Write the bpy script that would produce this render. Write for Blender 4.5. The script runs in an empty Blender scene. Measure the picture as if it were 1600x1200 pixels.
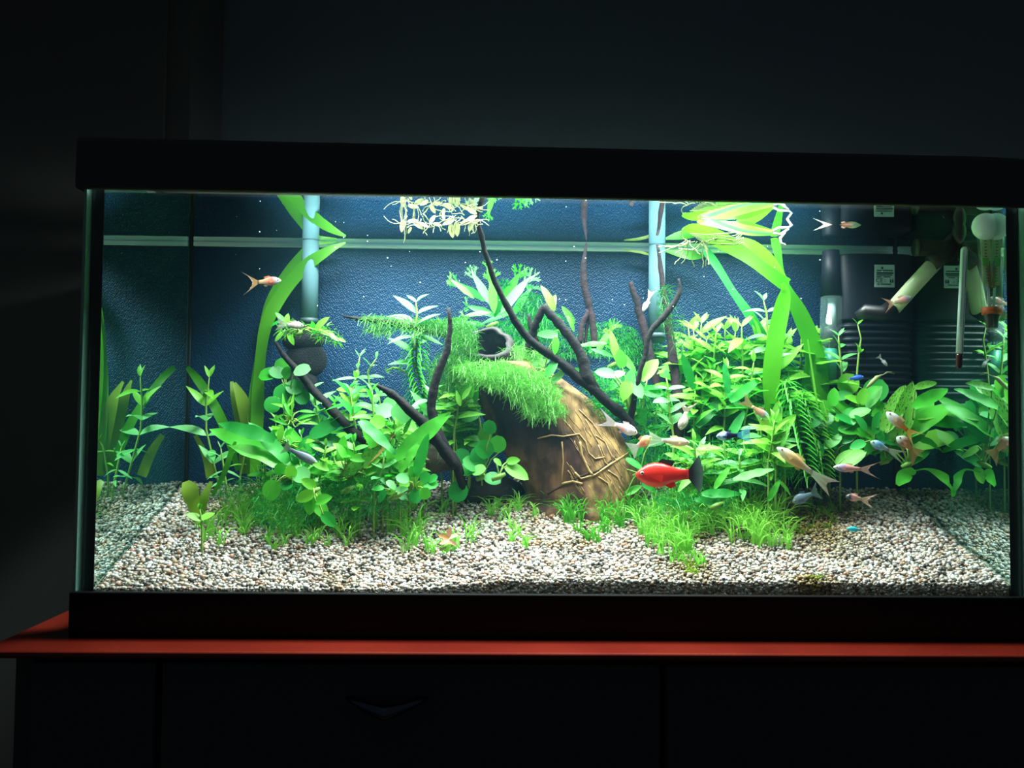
import bpy, math, random
import numpy as np
from mathutils import Vector, Matrix, Quaternion, noise
random.seed(7); rng = np.random.default_rng(7)
sc = bpy.context.scene
# ------------------------------------------------------------ camera, world, lights, exposure
F = 1300.0
CX, CD, CZ, YAW, PITCH, ROLL = -0.0537, 0.7123, 0.1497, 0.0193, 0.0372, 0.0098
cyw, syw, cp, sp, cr, sr = math.cos(YAW), math.sin(YAW), math.cos(PITCH), math.sin(PITCH), math.cos(ROLL), math.sin(ROLL)
fwd = Vector((syw*cp, cyw*cp, sp)); rt = Vector((cyw, -syw, 0)); upv = rt.cross(fwd)
RT = cr*rt + sr*upv; UP = -sr*rt + cr*upv
CAM = Vector((CX, -CD, CZ))
cd = bpy.data.cameras.new('camera'); cam = bpy.data.objects.new('camera', cd); sc.collection.objects.link(cam)
cd.sensor_fit = 'HORIZONTAL'; cd.sensor_width = 36; cd.lens = F/1600*36; cd.clip_start = .02; cd.clip_end = 30
M = Matrix((RT, UP, -fwd)).transposed().to_4x4(); M.translation = CAM; cam.matrix_world = M
sc.camera = cam
w = bpy.data.worlds.new('dark_room'); sc.world = w; w.use_nodes = True
w.node_tree.nodes['Background'].inputs[0].default_value = (.62, .85, 1, 1)
w.node_tree.nodes['Background'].inputs[1].default_value = .026
W = .39; DP = .2035; H = .3342; ZW = .3367
def area(name, loc, sx, sy, power, col, rot=(0, 0, 0)):
    l = bpy.data.lights.new(name, 'AREA'); l.shape = 'RECTANGLE'; l.size = sx; l.size_y = sy; l.energy = power; l.color = col
    o = bpy.data.objects.new(name, l); sc.collection.objects.link(o); o.location = loc; o.rotation_euler = rot; return o
area('hood_lamp_light', (.005, .091, .372), .53, .138, 13.2, (.86, 1, .98))
sc.view_settings.view_transform = 'Standard'; sc.view_settings.look = 'None'
sc.view_settings.exposure = 0.0; sc.view_settings.gamma = 1; sc.view_settings.use_curve_mapping = False
cy = sc.cycles
cy.max_bounces = 10; cy.diffuse_bounces = 4; cy.glossy_bounces = 5; cy.transmission_bounces = 4; cy.transparent_max_bounces = 16
cy.use_denoising = True; cy.sample_clamp_indirect = 3; cy.caustics_reflective = True; cy.blur_glossy = .3
# ------------------------------------------------------------ pixel geometry
def P(px, py, Y):
    d = RT*(px-800)/F - UP*(py-600)/F + fwd
    t = (Y+CD)/d.y
    return CAM + d*t
def mpp(Y): return (CD+Y)/F
def fract(a): return a-math.floor(a)
def smooth(a, b, x):
    t = min(1, max(0, (x-a)/(b-a))); return t*t*(3-2*t)
def zg(x, Y):
    z0 = .001 + .008*smooth(-.14, -.03, x) - .003*smooth(.25, .34, x)*0
    k = .36 - .05*smooth(.05, .35, x)
    return z0 + k*max(0, Y) + .0035*noise.noise(Vector((x*16, Y*16, 3.1)))*smooth(0, .05, Y) + .002*noise.noise(Vector((x*45, Y*45, .3)))*smooth(0, .03, Y)
def ground(px, py):
    lo, hi = 0.004, .195
    f = lambda Y: (lambda p: p.z-zg(p.x, Y))(P(px, py, Y))
    if f(lo) <= 0: Y = lo
    elif f(hi) >= 0: Y = hi
    else:
        for _ in range(22):
            m = (lo+hi)/2
            if f(m) > 0: lo = m
            else: hi = m
        Y = (lo+hi)/2
    p = P(px, py, Y); return Vector((p.x, Y, zg(p.x, Y)))
# ------------------------------------------------------------ materials
def newmat(name):
    m = bpy.data.materials.new(name); m.use_nodes = True; nt = m.node_tree; nt.nodes.clear()
    return m, nt, nt.nodes.new('ShaderNodeOutputMaterial')
def pbr(name, col, rough=.5, bump=0, bscale=200, spec=.5, var=None, vscale=30, metal=0):
    m, nt, out = newmat(name)
    b = nt.nodes.new('ShaderNodeBsdfPrincipled'); nt.links.new(b.outputs[0], out.inputs[0])
    b.inputs['Base Color'].default_value = (*col, 1); b.inputs['Roughness'].default_value = rough
    b.inputs['Specular IOR Level'].default_value = spec; b.inputs['Metallic'].default_value = metal
    tc = nt.nodes.new('ShaderNodeTexCoord')
    if var:
        n = nt.nodes.new('ShaderNodeTexNoise'); n.inputs['Scale'].default_value = vscale; n.inputs['Detail'].default_value = 5
        nt.links.new(tc.outputs['Object'], n.inputs[0])
        r = nt.nodes.new('ShaderNodeValToRGB'); r.color_ramp.elements[0].position = .38; r.color_ramp.elements[1].position = .65
        r.color_ramp.elements[0].color = (*col, 1); r.color_ramp.elements[1].color = (*var, 1)
        nt.links.new(n.outputs[0], r.inputs[0]); nt.links.new(r.outputs[0], b.inputs['Base Color'])
    if bump:
        n = nt.nodes.new('ShaderNodeTexNoise'); n.inputs['Scale'].default_value = bscale; n.inputs['Detail'].default_value = 4
        nt.links.new(tc.outputs['Object'], n.inputs[0])
        bp = nt.nodes.new('ShaderNodeBump'); bp.inputs['Strength'].default_value = bump; bp.inputs['Distance'].default_value = .002
        nt.links.new(n.outputs[0], bp.inputs['Height']); nt.links.new(bp.outputs[0], b.inputs['Normal'])
    return m
def leafmat(name, ca, cb, trans=.42, rough=.45, dirt=None, spec=.028, ns=60):
    m, nt, out = newmat(name); N = nt.nodes.new; L = nt.links.new
    oi = N('ShaderNodeObjectInfo'); r = N('ShaderNodeValToRGB')
    r.color_ramp.elements[0].color = (*ca, 1); r.color_ramp.elements[1].color = (*cb, 1)
    tc = N('ShaderNodeTexCoord'); n = N('ShaderNodeTexNoise'); n.inputs['Scale'].default_value = ns; n.inputs['Detail'].default_value = 3
    L(tc.outputs['Object'], n.inputs[0])
    mx = N('ShaderNodeMath'); mx.operation = 'MULTIPLY_ADD'; L(n.outputs[0], mx.inputs[0]); mx.inputs[1].default_value = .5
    ad = N('ShaderNodeMath'); ad.operation = 'ADD'; L(oi.outputs['Random'], ad.inputs[0]); ad.inputs[1].default_value = -.25
    L(ad.outputs[0], mx.inputs[2]); L(mx.outputs[0], r.inputs[0])
    col = r.outputs[0]
    if dirt:
        n2 = N('ShaderNodeTexNoise'); n2.inputs['Scale'].default_value = 14; n2.inputs['Detail'].default_value = 8; L(tc.outputs['Generated'], n2.inputs[0])
        r2 = N('ShaderNodeValToRGB'); r2.color_ramp.elements[0].position = .56; r2.color_ramp.elements[1].position = .62
        L(n2.outputs[0], r2.inputs[0]); mm = N('ShaderNodeMixRGB'); L(r2.outputs[0], mm.inputs[0]); L(col, mm.inputs[1]); mm.inputs[2].default_value = (*dirt, 1); col = mm.outputs[0]
    d = N('ShaderNodeBsdfDiffuse'); t = N('ShaderNodeBsdfTranslucent'); g = N('ShaderNodeBsdfGlossy'); g.inputs['Roughness'].default_value = rough
    L(col, d.inputs[0]); L(col, t.inputs[0])
    m1 = N('ShaderNodeMixShader'); m1.inputs[0].default_value = trans; L(d.outputs[0], m1.inputs[1]); L(t.outputs[0], m1.inputs[2])
    m2 = N('ShaderNodeMixShader'); m2.inputs[0].default_value = spec; L(m1.outputs[0], m2.inputs[1]); L(g.outputs[0], m2.inputs[2])
    L(m2.outputs[0], out.inputs[0]); return m
def boundary(name, ior, film=0, filmcol=(.1, .3, .25), tint=(1, 1, 1), cancel=False, bump=0, refl=(1, 1, 1), streak=False):
    """one face between two media: Fresnel share of mirror, the rest passes; total reflection from the dense side."""
    m, nt, out = newmat(name); N = nt.nodes.new; L = nt.links.new
    fr = N('ShaderNodeFresnel'); fr.inputs[0].default_value = ior
    if cancel:
        ge = N('ShaderNodeNewGeometry'); mp = N('ShaderNodeMapRange'); L(ge.outputs['Backfacing'], mp.inputs[0])
        mp.inputs[3].default_value = ior; mp.inputs[4].default_value = 1/ior; L(mp.outputs[0], fr.inputs[0])
    tr = N('ShaderNodeBsdfTransparent'); tr.inputs[0].default_value = (*tint, 1)
    gl = N('ShaderNodeBsdfGlossy'); gl.inputs['Roughness'].default_value = 0; gl.inputs[0].default_value = (*refl, 1)
    mx = N('ShaderNodeMixShader'); L(fr.outputs[0], mx.inputs[0]); L(tr.outputs[0], mx.inputs[1]); L(gl.outputs[0], mx.inputs[2])
    o = mx.outputs[0]
    tc = N('ShaderNodeTexCoord')
    if bump:
        n = N('ShaderNodeTexNoise'); n.inputs['Scale'].default_value = 22; L(tc.outputs['Object'], n.inputs[0])
        b = N('ShaderNodeBump'); b.inputs['Strength'].default_value = bump; b.inputs['Distance'].default_value = .01
        L(n.outputs[0], b.inputs['Height']); L(b.outputs[0], gl.inputs['Normal'])
    if film:
        df = N('ShaderNodeBsdfDiffuse'); df.inputs[0].default_value = (*filmcol, 1); tl = N('ShaderNodeBsdfTranslucent'); tl.inputs[0].default_value = (*filmcol, 1)
        ms = N('ShaderNodeMixShader'); L(df.outputs[0], ms.inputs[1]); L(tl.outputs[0], ms.inputs[2])
        n = N('ShaderNodeTexNoise'); n.inputs['Scale'].default_value = 9; n.inputs['Detail'].default_value = 5; L(tc.outputs['Object'], n.inputs[0])
        mp = N('ShaderNodeMapRange'); L(n.outputs[0], mp.inputs[0]); mp.inputs[1].default_value = .3; mp.inputs[2].default_value = .75
        mp.inputs[3].default_value = film*.4; mp.inputs[4].default_value = film*1.5
        m3 = N('ShaderNodeMixShader'); L(mp.outputs[0], m3.inputs[0]); L(o, m3.inputs[1]); L(ms.outputs[0], m3.inputs[2]); o = m3.outputs[0]
    L(o, out.inputs[0]); return m
def attrmat(name, rough=.35, trans=0, spec=.4, alpha=1):
    m, nt, out = newmat(name); N = nt.nodes.new; L = nt.links.new
    a = N('ShaderNodeAttribute'); a.attribute_name = 'Col'
    b = N('ShaderNodeBsdfPrincipled'); b.inputs['Roughness'].default_value = rough; b.inputs['Specular IOR Level'].default_value = spec
    L(a.outputs[0], b.inputs[0]); o = b.outputs[0]
    if trans:
        t = N('ShaderNodeBsdfTranslucent'); L(a.outputs[0], t.inputs[0]); mx = N('ShaderNodeMixShader'); mx.inputs[0].default_value = trans
        L(o, mx.inputs[1]); L(t.outputs[0], mx.inputs[2]); o = mx.outputs[0]
    if alpha < 1:
        t = N('ShaderNodeBsdfTransparent'); mx = N('ShaderNodeMixShader'); mx.inputs[0].default_value = alpha
        L(t.outputs[0], mx.inputs[1]); L(o, mx.inputs[2]); o = mx.outputs[0]
    L(o, out.inputs[0]); return m
# ------------------------------------------------------------ builders
col = sc.collection
class MB:
    def __init__(s): s.v = []; s.f = []; s.c = []
    def quad_strip(s, rows, closed=False, cols=None):
        b = len(s.v); n = len(rows[0])
        for i, r in enumerate(rows):
            for p in r: s.v.append(Vector(p)); s.c.append(cols[i] if cols else (1, 1, 1))
        for i in range(len(rows)-1):
            for j in range(n if closed else n-1):
                a = b+i*n+j; d = b+i*n+(j+1) % n; s.f.append((a, d, d+n, a+n))
        return b
    def tube(s, pts, rad, n=6, cols=None, capped=True):
        pts = [Vector(p) for p in pts]; rows = []
        if not hasattr(rad, '__len__'): rad = [rad]*len(pts)
        t0 = (pts[1]-pts[0]).normalized(); ref = Vector((0, 1, 0)) if abs(t0.y) < .9 else Vector((1, 0, 0))
        for i, p in enumerate(pts):
            t = (pts[min(i+1, len(pts)-1)]-pts[max(i-1, 0)]).normalized()
            u = t.cross(ref)
            if u.length < 1e-4: u = t.cross(Vector((.3, .4, 1)))
            u.normalize(); v = t.cross(u)
            rows.append([p+(u*math.cos(2*math.pi*k/n)+v*math.sin(2*math.pi*k/n))*rad[i] for k in range(n)])
        b = s.quad_strip(rows, True, cols)
        if capped:
            s.f.append(tuple(range(b, b+n))[::-1]); e = b+(len(rows)-1)*n; s.f.append(tuple(range(e, e+n)))
    def box(s, a, b):
        x0, y0, z0 = a; x1, y1, z1 = b; k = len(s.v)
        for z in (z0, z1):
            for x, y in ((x0, y0), (x1, y0), (x1, y1), (x0, y1)): s.v.append(Vector((x, y, z))); s.c.append((1, 1, 1))
        for f in ((0, 3, 2, 1), (4, 5, 6, 7), (0, 1, 5, 4), (1, 2, 6, 5), (2, 3, 7, 6), (3, 0, 4, 7)): s.f.append(tuple(k+i for i in f))
    def ball(s, c, r, n=10, m=7, sc3=(1, 1, 1)):
        rows = []
        for i in range(m+1):
            a = math.pi*i/m; a = min(max(a, .02), math.pi-.02)
            rows.append([Vector(c)+Vector((r*sc3[0]*math.sin(a)*math.cos(2*math.pi*k/n), r*sc3[1]*math.sin(a)*math.sin(2*math.pi*k/n), r*sc3[2]*math.cos(a))) for k in range(n)])
        s.quad_strip(rows, True)
    def mesh(s, name, mat, smooth=True, o=Vector((0, 0, 0)), color=False):
        me = bpy.data.meshes.new(name); me.from_pydata([tuple(v-o) for v in s.v], [], s.f)
        if smooth: me.polygons.foreach_set('use_smooth', [True]*len(me.polygons))
        if color:
            ca = me.color_attributes.new('Col', 'FLOAT_COLOR', 'POINT')
            ca.data.foreach_set('color', np.array([(*c, 1) for c in s.c], dtype=np.float32).ravel())
        me.materials.append(mat); me.update(); return me
    def build(s, name, mat, parent=None, smooth=True, bevel=0, color=False):
        o = Vector((0, 0, 0)) if parent is None else wloc(parent)
        return link(name, s.mesh(name, mat, smooth, o, color), parent, bevel)
WL = {}
def wloc(o): return WL.get(o.name, Vector((0, 0, 0)))
def link(name, me, parent=None, bevel=0):
    ob = bpy.data.objects.new(name, me); col.objects.link(ob)
    if parent is not None: ob.parent = parent; WL[ob.name] = wloc(parent)
    if bevel:
        md = ob.modifiers.new('bevel', 'BEVEL'); md.width = bevel; md.segments = 3; md.limit_method = 'ANGLE'
    return ob
def tag(o, label, cat, group=None, kind=None):
    o['label'] = label; o['category'] = cat
    if group: o['group'] = group
    if kind: o['kind'] = kind
    return o
def thing(name, loc, label, cat, group=None):
    o = bpy.data.objects.new(name, None); col.objects.link(o); o.location = loc; WL[o.name] = Vector(loc); o.empty_display_size = .01
    return tag(o, label, cat, group)
def put(name, me, parent, pos, X, Zh, s, sw=None):
    """instance of a shared mesh: length along X, face normal near Zh"""
    X = Vector(X).normalized(); Zv = Vector(Zh) - X*Vector(Zh).dot(X)
    if Zv.length < 1e-3: Zv = X.orthogonal()
    Zv.normalize(); Yv = Zv.cross(X); sw = s if sw is None else sw
    ob = bpy.data.objects.new(name, me); col.objects.link(ob); ob.parent = parent
    m = Matrix((X*s, Yv*sw, Zv*s)).transposed().to_4x4(); m.translation = Vector(pos)-wloc(parent); ob.matrix_basis = m
    return ob
def leafmesh(name, mat, width=.3, droop=.15, fold=.25, prof='lance', n=6, wavy=0, tipfork=0, seed=0, stalk=0):
    r = random.Random(seed); mb = MB(); rows = []
    for i in range(n+1):
        t = i/n
        if prof == 'lance': wd = math.sin(math.pi*t**.8)**.9
        elif prof == 'oval': wd = math.sin(math.pi*(t*.94+.05)**.85)**.62
        elif prof == 'round': wd = math.sqrt(max(0, 1-(2*t-1)**2))*.98+.03
        else: wd = (1-t*.75)*min(1, t*6+.3)
        if i == n: wd = .03
        wd = max(wd, .04)*width/2
        z = -droop*t*t; wv = wavy*math.sin(t*17+seed)
        rows.append([(t, -wd, z+fold*wd+wv), (t, 0, z), (t, wd, z+fold*wd-wv)])
    mb.quad_strip(rows)
    for k in range(tipfork):
        a = (k-(tipfork-1)/2)*.42+r.uniform(-.15, .15); p = Vector((r.uniform(.82, .98), math.sin(a)*width*.3, -droop)); l = r.uniform(.14, .3)
        q = p+Vector((math.cos(a)*l, math.sin(a)*l, r.uniform(-.08, .1)))
        for e in (p, ):
            s_ = Vector((-math.sin(a), math.cos(a), 0))*.022
            m_ = (p+q)/2
            mb.quad_strip([[p-s_, p+s_], [m_-s_, m_+s_], [q-s_*.4, q+s_*.4]])
            for sg in (-1, 1):
                q2 = m_+Vector((math.cos(a+sg*.6)*l*.5, math.sin(a+sg*.6)*l*.5, r.uniform(-.04, .08)))
                mb.quad_strip([[m_-s_*.8, m_+s_*.8], [q2-s_*.3, q2+s_*.3]])
    if stalk: mb.tube([(-stalk, 0, -.05), (-stalk*.5, 0, .0), (.02, 0, 0)], .018, 4)
    return mb.mesh(name, mat)
# ============================================================ STRUCTURE
blk = pbr('black_plastic', (.085, .08, .078), .45, spec=.25)
def S(name, mb, mat, kind='structure', bevel=0, **k):
    o = mb.build(name, mat, None, False, bevel); o['kind'] = kind; return o
wall = MB(); wall.box((-3, .42, -.95), (3, .47, 2.2)); S('wall_back', wall, pbr('wall_paint', (.17, .215, .24), .9, .25, 60))
fl = MB(); fl.box((-3, -2.5, -1.0), (3, .47, -.95)); S('floor', fl, pbr('floor_dark', (.05, .04, .035), .6))
# tall dark cupboard beside the aquarium
e = P(318, 110, .34)
mb = MB(); mb.box((-1.6, .30, -.95), (e.x, .415, 1.6))
tp = thing('tall_cupboard', (-1.0, .36, -.95), 'tall black cupboard standing behind the aquarium at its left end', 'cupboard')
dark = pbr('dark_lacquer', (.12, .115, .11), .6, spec=.2); sdark = pbr('stand_black', (.06, .06, .065), .5, spec=.3)
mb.build('carcass', dark, tp, False, .002)
mb = MB(); mb.box((-1.58, .292, -.9), (e.x-.03, .2995, 1.55)); mb.build('door', dark, tp, False, .001)
# stand: board + black front with drawers
ZS = -.0367
def on_plane(px, py, z):
    d = RT*(px-800)/F - UP*(py-600)/F + fwd; t = (z-CAM.z)/d.z; return CAM+d*t
pf = on_plane(800, 1021, ZS); pl0 = on_plane(2, 1003, ZS); pl1 = on_plane(110, 955, ZS)
YF = pf.y; XL = (pl0.x+pl1.x)/2-.004
red = pbr('red_brown_board', (.20, .017, .009), .22, .05, 90, var=(.16, .012, .007), vscale=12)
st = thing('aquarium_stand', (0, .1, -.9), 'red-brown topped black stand under the aquarium', 'stand')
mb = MB(); mb.box((XL, YF, ZS-.006), (.75, .27, ZS)); mb.build('top_board', red, st, False, .0022)
mb = MB(); mb.box((XL+.01, YF+.035, -.9), (.73, .26, ZS-.0065)); mb.build('carcass', sdark, st, False, .001)
for x0, x1 in ((XL+.035, -.32), (-.315, .08), (.085, .72)):
    mb = MB(); mb.box((x0, YF+.012, -.30), (x1, YF+.0345, ZS-.012)); d = mb.build('drawer_front', sdark, st, False, .002)
hc = P(602, 1103, YF+.0)
chrome = pbr('brushed_metal', (.12, .13, .18), .28, metal=1)
mb = MB(); mp_ = mpp(YF)
pts = [Vector((hc.x+dx*mp_, YF+.016-yy, hc.z+dz*mp_)) for dx, dz, yy in ((-66, 4, 0), (-50, 2, .008), (-25, -3, .016), (0, -9, .02), (25, -4, .016), (50, 2, .008), (66, 4, 0))]
mb.tube(pts, [.002, .003, .0045, .006, .0045, .003, .002], 8); mb.build('handle', chrome, st)
# ------------------------------------------------------------ the tank
tank = thing('aquarium', (0, .1, ZS), 'long glass aquarium with black base frame and planted gravel inside', 'aquarium')
glass = boundary('clear_glass', 1.45, cancel=True, tint=(.99, 1, .995))
mb = MB(); mb.box((-.4015, -.006, -.036), (.4015, -.0002, .36)); mb.build('front_pane', glass, tank, False)
sil = pbr('black_silicone', (.004, .007, .009), .4)
side = boundary('side_glass_water', 1.34, film=.06, filmcol=(.04, .42, .30), refl=(.74, .93, .88), tint=(.9, 1, .97))
for sx in (-1, 1):
    mb = MB(); x = sx*W
    v = [(x, 0, -.034), (x, DP+.004, -.034), (x, DP+.004, .36), (x, 0, .36)]
    if sx > 0: v = v[::-1]
    v = v[::-1]
    mb.v = [Vector(q) for q in v]; mb.c = [(1, 1, 1)]*4; mb.f = [(0, 1, 2, 3)]; mb.build('side_pane', side, tank, False)
    mb = MB(); mb.box((min(x*1.001, x+sx*.0105), .0002, -.034), (max(x*1.001, x+sx*.0105), .005, .36)); mb.build('corner_seal', sil, tank, False)
    edge = pbr('green_glass_edge', (.25, .5, .42), .15)
    mb = MB(); x2 = x+sx*.0115; mb.box((min(x2, x2+sx*.0025), -.0075, -.036), (max(x2, x2+sx*.0025), .02, .36))
    mb.build('pane_edge', edge, tank, False)
    # back corner bead
    mb = MB(); mb.tube([(x-sx*.001, DP-.001, -.03), (x-sx*.001, DP-.001, .36)], .0016, 8); mb.build('corner_bead', sil, tank)
mb = MB(); mb.box((-.4045, -.0125, ZS), (.41, -.0065, .0)); mb.build('base_frame', pbr('frame_black', (.008, .008, .009), .5, spec=.15), tank, False, .0015)
mb = MB(); mb.box((-.4045, -.006, ZS), (.41, DP+.02, -.0362)); mb.build('bottom_plate', blk, tank, False)
for sx in (-1, 1):
    mb = MB(); mb.box((min(sx*.402, sx*.4045), -.005, -.036), (max(sx*.402, sx*.4045), DP+.02, -.001)); mb.build('base_frame', blk, tank, False)
# back foil: dark blue, embossed
m, nt, out = newmat('embossed_blue_foil'); N = nt.nodes.new; L = nt.links.new
tc = N('ShaderNodeTexCoord'); mpn = N('ShaderNodeMapping'); mpn.inputs['Rotation'].default_value = (0, .6, 0); L(tc.outputs['Object'], mpn.inputs[0])
vo = N('ShaderNodeTexVoronoi'); vo.inputs['Scale'].default_value = 470; vo.inputs['Randomness'].default_value = .45; L(mpn.outputs[0], vo.inputs[0])
bp = N('ShaderNodeBump'); bp.inputs['Strength'].default_value = .9; bp.inputs['Distance'].default_value = .0012; L(vo.outputs[0], bp.inputs['Height'])
b = N('ShaderNodeBsdfPrincipled'); b.inputs['Roughness'].default_value = .42; b.inputs['Specular IOR Level'].default_value = .22; L(bp.outputs[0], b.inputs['Normal'])
nz = N('ShaderNodeTexNoise'); nz.inputs['Scale'].default_value = 5; nz.inputs['Detail'].default_value = 6; L(tc.outputs['Object'], nz.inputs[0])
rp = N('ShaderNodeValToRGB'); rp.color_ramp.elements[0].color = (.003, .025, .070, 1); rp.color_ramp.elements[1].color = (.007, .050, .125, 1)
rp.color_ramp.elements[0].position = .35; rp.color_ramp.elements[1].position = .7
L(nz.outputs[0], rp.inputs[0]); L(rp.outputs[0], b.inputs[0]); L(b.outputs[0], out.inputs[0])
mb = MB(); mb.box((-.388, DP, -.03), (.388, DP+.002, .36)); mb.build('back_foil', m, tank, False)
ledge = pbr('pale_back_ledge', (.80, .90, .95), .35)
mb = MB(); mb.box((-.387, DP-.004, ZW-.0052), (.387, DP-.0002, ZW-.0002)); mb.build('waterline_ledge', ledge, tank, False, .001)
# water surface
wm = boundary('water_surface', 1.333, bump=.012, refl=(.92, .98, 1))
mb = MB(); mb.quad_strip([[(-W, y, ZW), (W, y, ZW)] for y in (0.0, DP)])
wo = mb.build('water_surface', wm, None, False); tag(wo, 'still water surface inside the aquarium, a mirror seen from below', 'water', kind='stuff')
hz_, nt, out = newmat('water_haze'); vs = nt.nodes.new('ShaderNodeVolumeScatter'); vs.inputs['Color'].default_value = (.25, .75, 1, 1)
vs.inputs['Density'].default_value = .075; vs.inputs['Anisotropy'].default_value = .2; nt.links.new(vs.outputs[0], out.inputs['Volume'])
mb = MB(); mb.box((-W+.0008, .0006, .002), (W-.0008, DP-.0006, ZW-.0006)); o = mb.build('water', hz_, None, False); tag(o, 'faintly hazy water filling the aquarium', 'water', kind='stuff')
sc.cycles.volume_bounces = 0
# hood, slightly out of level
hood = thing('aquarium_hood', (0, .1, H), 'black lamp hood closing the top of the aquarium', 'hood')
mb = MB(); mb.box((-.409, -.014, H), (.425, -.0075, .376)); mb.build('front_panel', blk, hood, False, .002)
mb = MB()
rows = []
for x in np.linspace(-.409, .425, 30):
    dz = 0 if x < .385 else -(1-math.sqrt(max(0, 1-((x-.385)/.04)**2)))*.03
    rows.append([(x, -.0135, .371+0*dz), (x, -.0135, .3745+dz), (x, -.010, .3785+dz), (x, .0, .3815+dz), (x, .185, .3815+dz), (x, .185, .377+dz)])
mb.quad_strip(rows); mb.build('lid', blk, hood, True)
for sx in (-1, 1):
    mb = MB(); mb.box((min(sx*.4045, sx*.409), -.007, H+.001), (max(sx*.4045, sx*.409), DP+.02, .372)); mb.build('side_panel', blk, hood, False)
hp = P(530, 232, .0)
mb = MB(); mb.ball((hp.x, .012, .3815), .0165, 16, 8, (1, .5, .22)); mb.build('lid_knob', blk, hood)
hood.rotation_euler = (0, math.radians(.31), 0)
lamp = thing('hood_lamp', (-.025, .085, .376), 'long cool white light strip inside the hood above the water', 'lamp')
mb = MB(); mb.box((-.33, .05, .3735), (.28, .12, .379)); mb.build('housing', pbr('lamp_white', (.8, .8, .8), .5), lamp, False)
# ============================================================ GRAVEL
m, nt, out = newmat('gravel_grains'); N = nt.nodes.new; L = nt.links.new
ge = N('ShaderNodeNewGeometry'); r = N('ShaderNodeValToRGB'); r.color_ramp.interpolation = 'CONSTANT'
stops = [(0, (.80, .76, .70)), (.17, (.56, .50, .42)), (.32, (.70, .56, .42)), (.44, (.88, .87, .84)), (.58, (.36, .23, .13)), (.66, (.16, .14, .12)), (.76, (.47, .45, .43)), (.88, (.06, .055, .05)), (.94, (.50, .27, .18))]
els = r.color_ramp.elements
while len(els) < len(stops): els.new(.5)
for e_, (p_, c_) in zip(els, stops): e_.position = p_; e_.color = (*[v*.68 for v in c_], 1)
L(ge.outputs['Random Per Island'], r.inputs[0])
tc = N('ShaderNodeTexCoord'); nz = N('ShaderNodeTexNoise'); nz.inputs['Scale'].default_value = 13; nz.inputs['Detail'].default_value = 5; L(tc.outputs['Object'], nz.inputs[0])
r2 = N('ShaderNodeValToRGB'); r2.color_ramp.elements[0].position = .56; r2.color_ramp.elements[1].position = .72; r2.color_ramp.elements[1].color = (.75, .75, .75, 1)
L(nz.outputs[0], r2.inputs[0]); mx = N('ShaderNodeMixRGB'); mx.blend_type = 'MULTIPLY'; L(r2.outputs[0], mx.inputs[0]); L(r.outputs[0], mx.inputs[1]); mx.inputs[2].default_value = (.62, .50, .20, 1)
at = N('ShaderNodeAttribute'); at.attribute_name = 'algae'; m5 = N('ShaderNodeMixRGB'); m5.blend_type = 'MULTIPLY'; L(at.outputs['Fac'], m5.inputs[0]); L(mx.outputs[0], m5.inputs[1]); m5.inputs[2].default_value = (.36, .27, .05, 1)
b = N('ShaderNodeBsdfPrincipled'); b.inputs['Roughness'].default_value = .38; L(m5.outputs[0], b.inputs[0]); L(b.outputs[0], out.inputs[0])
gravmat = m
bedmat = pbr('gravel_bed', (.16, .14, .11), .9, .6, 500, var=(.4, .34, .27), vscale=400)
mb = MB(); xs = np.linspace(-.3895, .3895, 120); ys = np.linspace(.001, DP-.001, 34)
mb.quad_strip([[(x, y, zg(x, y)-.002) for x in xs] for y in ys])
mb.quad_strip([[(x, .001, -.03) for x in xs], [(x, .001, zg(x, .001)-.002) for x in xs]])
bed = mb.build('gravel_bed', bedmat, None); tag(bed, 'sloping bed of packed gravel under the loose grains', 'gravel', kind='stuff')
phi = (1+5**.5)/2
ico = np.array([(-1, phi, 0), (1, phi, 0), (-1, -phi, 0), (1, -phi, 0), (0, -1, phi), (0, 1, phi), (0, -1, -phi), (0, 1, -phi), (phi, 0, -1), (phi, 0, 1), (-phi, 0, -1), (-phi, 0, 1)], float); ico /= np.linalg.norm(ico[0])
icf = np.array([(0, 11, 5), (0, 5, 1), (0, 1, 7), (0, 7, 10), (0, 10, 11), (1, 5, 9), (5, 11, 4), (11, 10, 2), (10, 7, 6), (7, 1, 8), (3, 9, 4), (3, 4, 2), (3, 2, 6), (3, 6, 8), (3, 8, 9), (4, 9, 5), (2, 4, 11), (6, 2, 10), (8, 6, 7), (9, 8, 1)])
cs = []
sp_ = .0033
for x in np.arange(-.387, .387, sp_):
    for y in np.arange(.003, DP-.004, sp_):
        a = x+random.uniform(-.5, .5)*sp_; bb = max(.0025, y+random.uniform(-.5, .5)*sp_); a = max(-.387, min(.387, a))
        cs.append((a, bb, zg(a, bb)+random.uniform(-.0008, .0008), random.uniform(.0013, .0027)))
for i in range(4200):
    a = random.uniform(-.387, .387); bb = random.uniform(.003, DP-.004); cs.append((a, bb, zg(a, bb)+.0012, random.uniform(.001, .0022)))
for i in range(7000):
    a = random.uniform(-.387, .387); cs.append((a, random.uniform(.0014, .003), random.uniform(-.004, zg(a, 0)), random.uniform(.0012, .0023)))
cs = np.array(cs); n = len(cs)
rad = cs[:, 3][:, None, None]*rng.uniform(.7, 1.25, (n, 1, 3))
V = ico[None]*rng.uniform(.82, 1.15, (n, 12, 1))
ang = rng.uniform(0, 6.28, n); V = V*rad
c_, s_ = np.cos(ang)[:, None], np.sin(ang)[:, None]
V = np.stack([V[..., 0]*c_-V[..., 1]*s_, V[..., 0]*s_+V[..., 1]*c_, V[..., 2]*.85], -1)+cs[:, None, :3]
V[..., 1] = np.maximum(V[..., 1], .0004)
FF = icf[None]+(np.arange(n)*12)[:, None, None]
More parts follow.
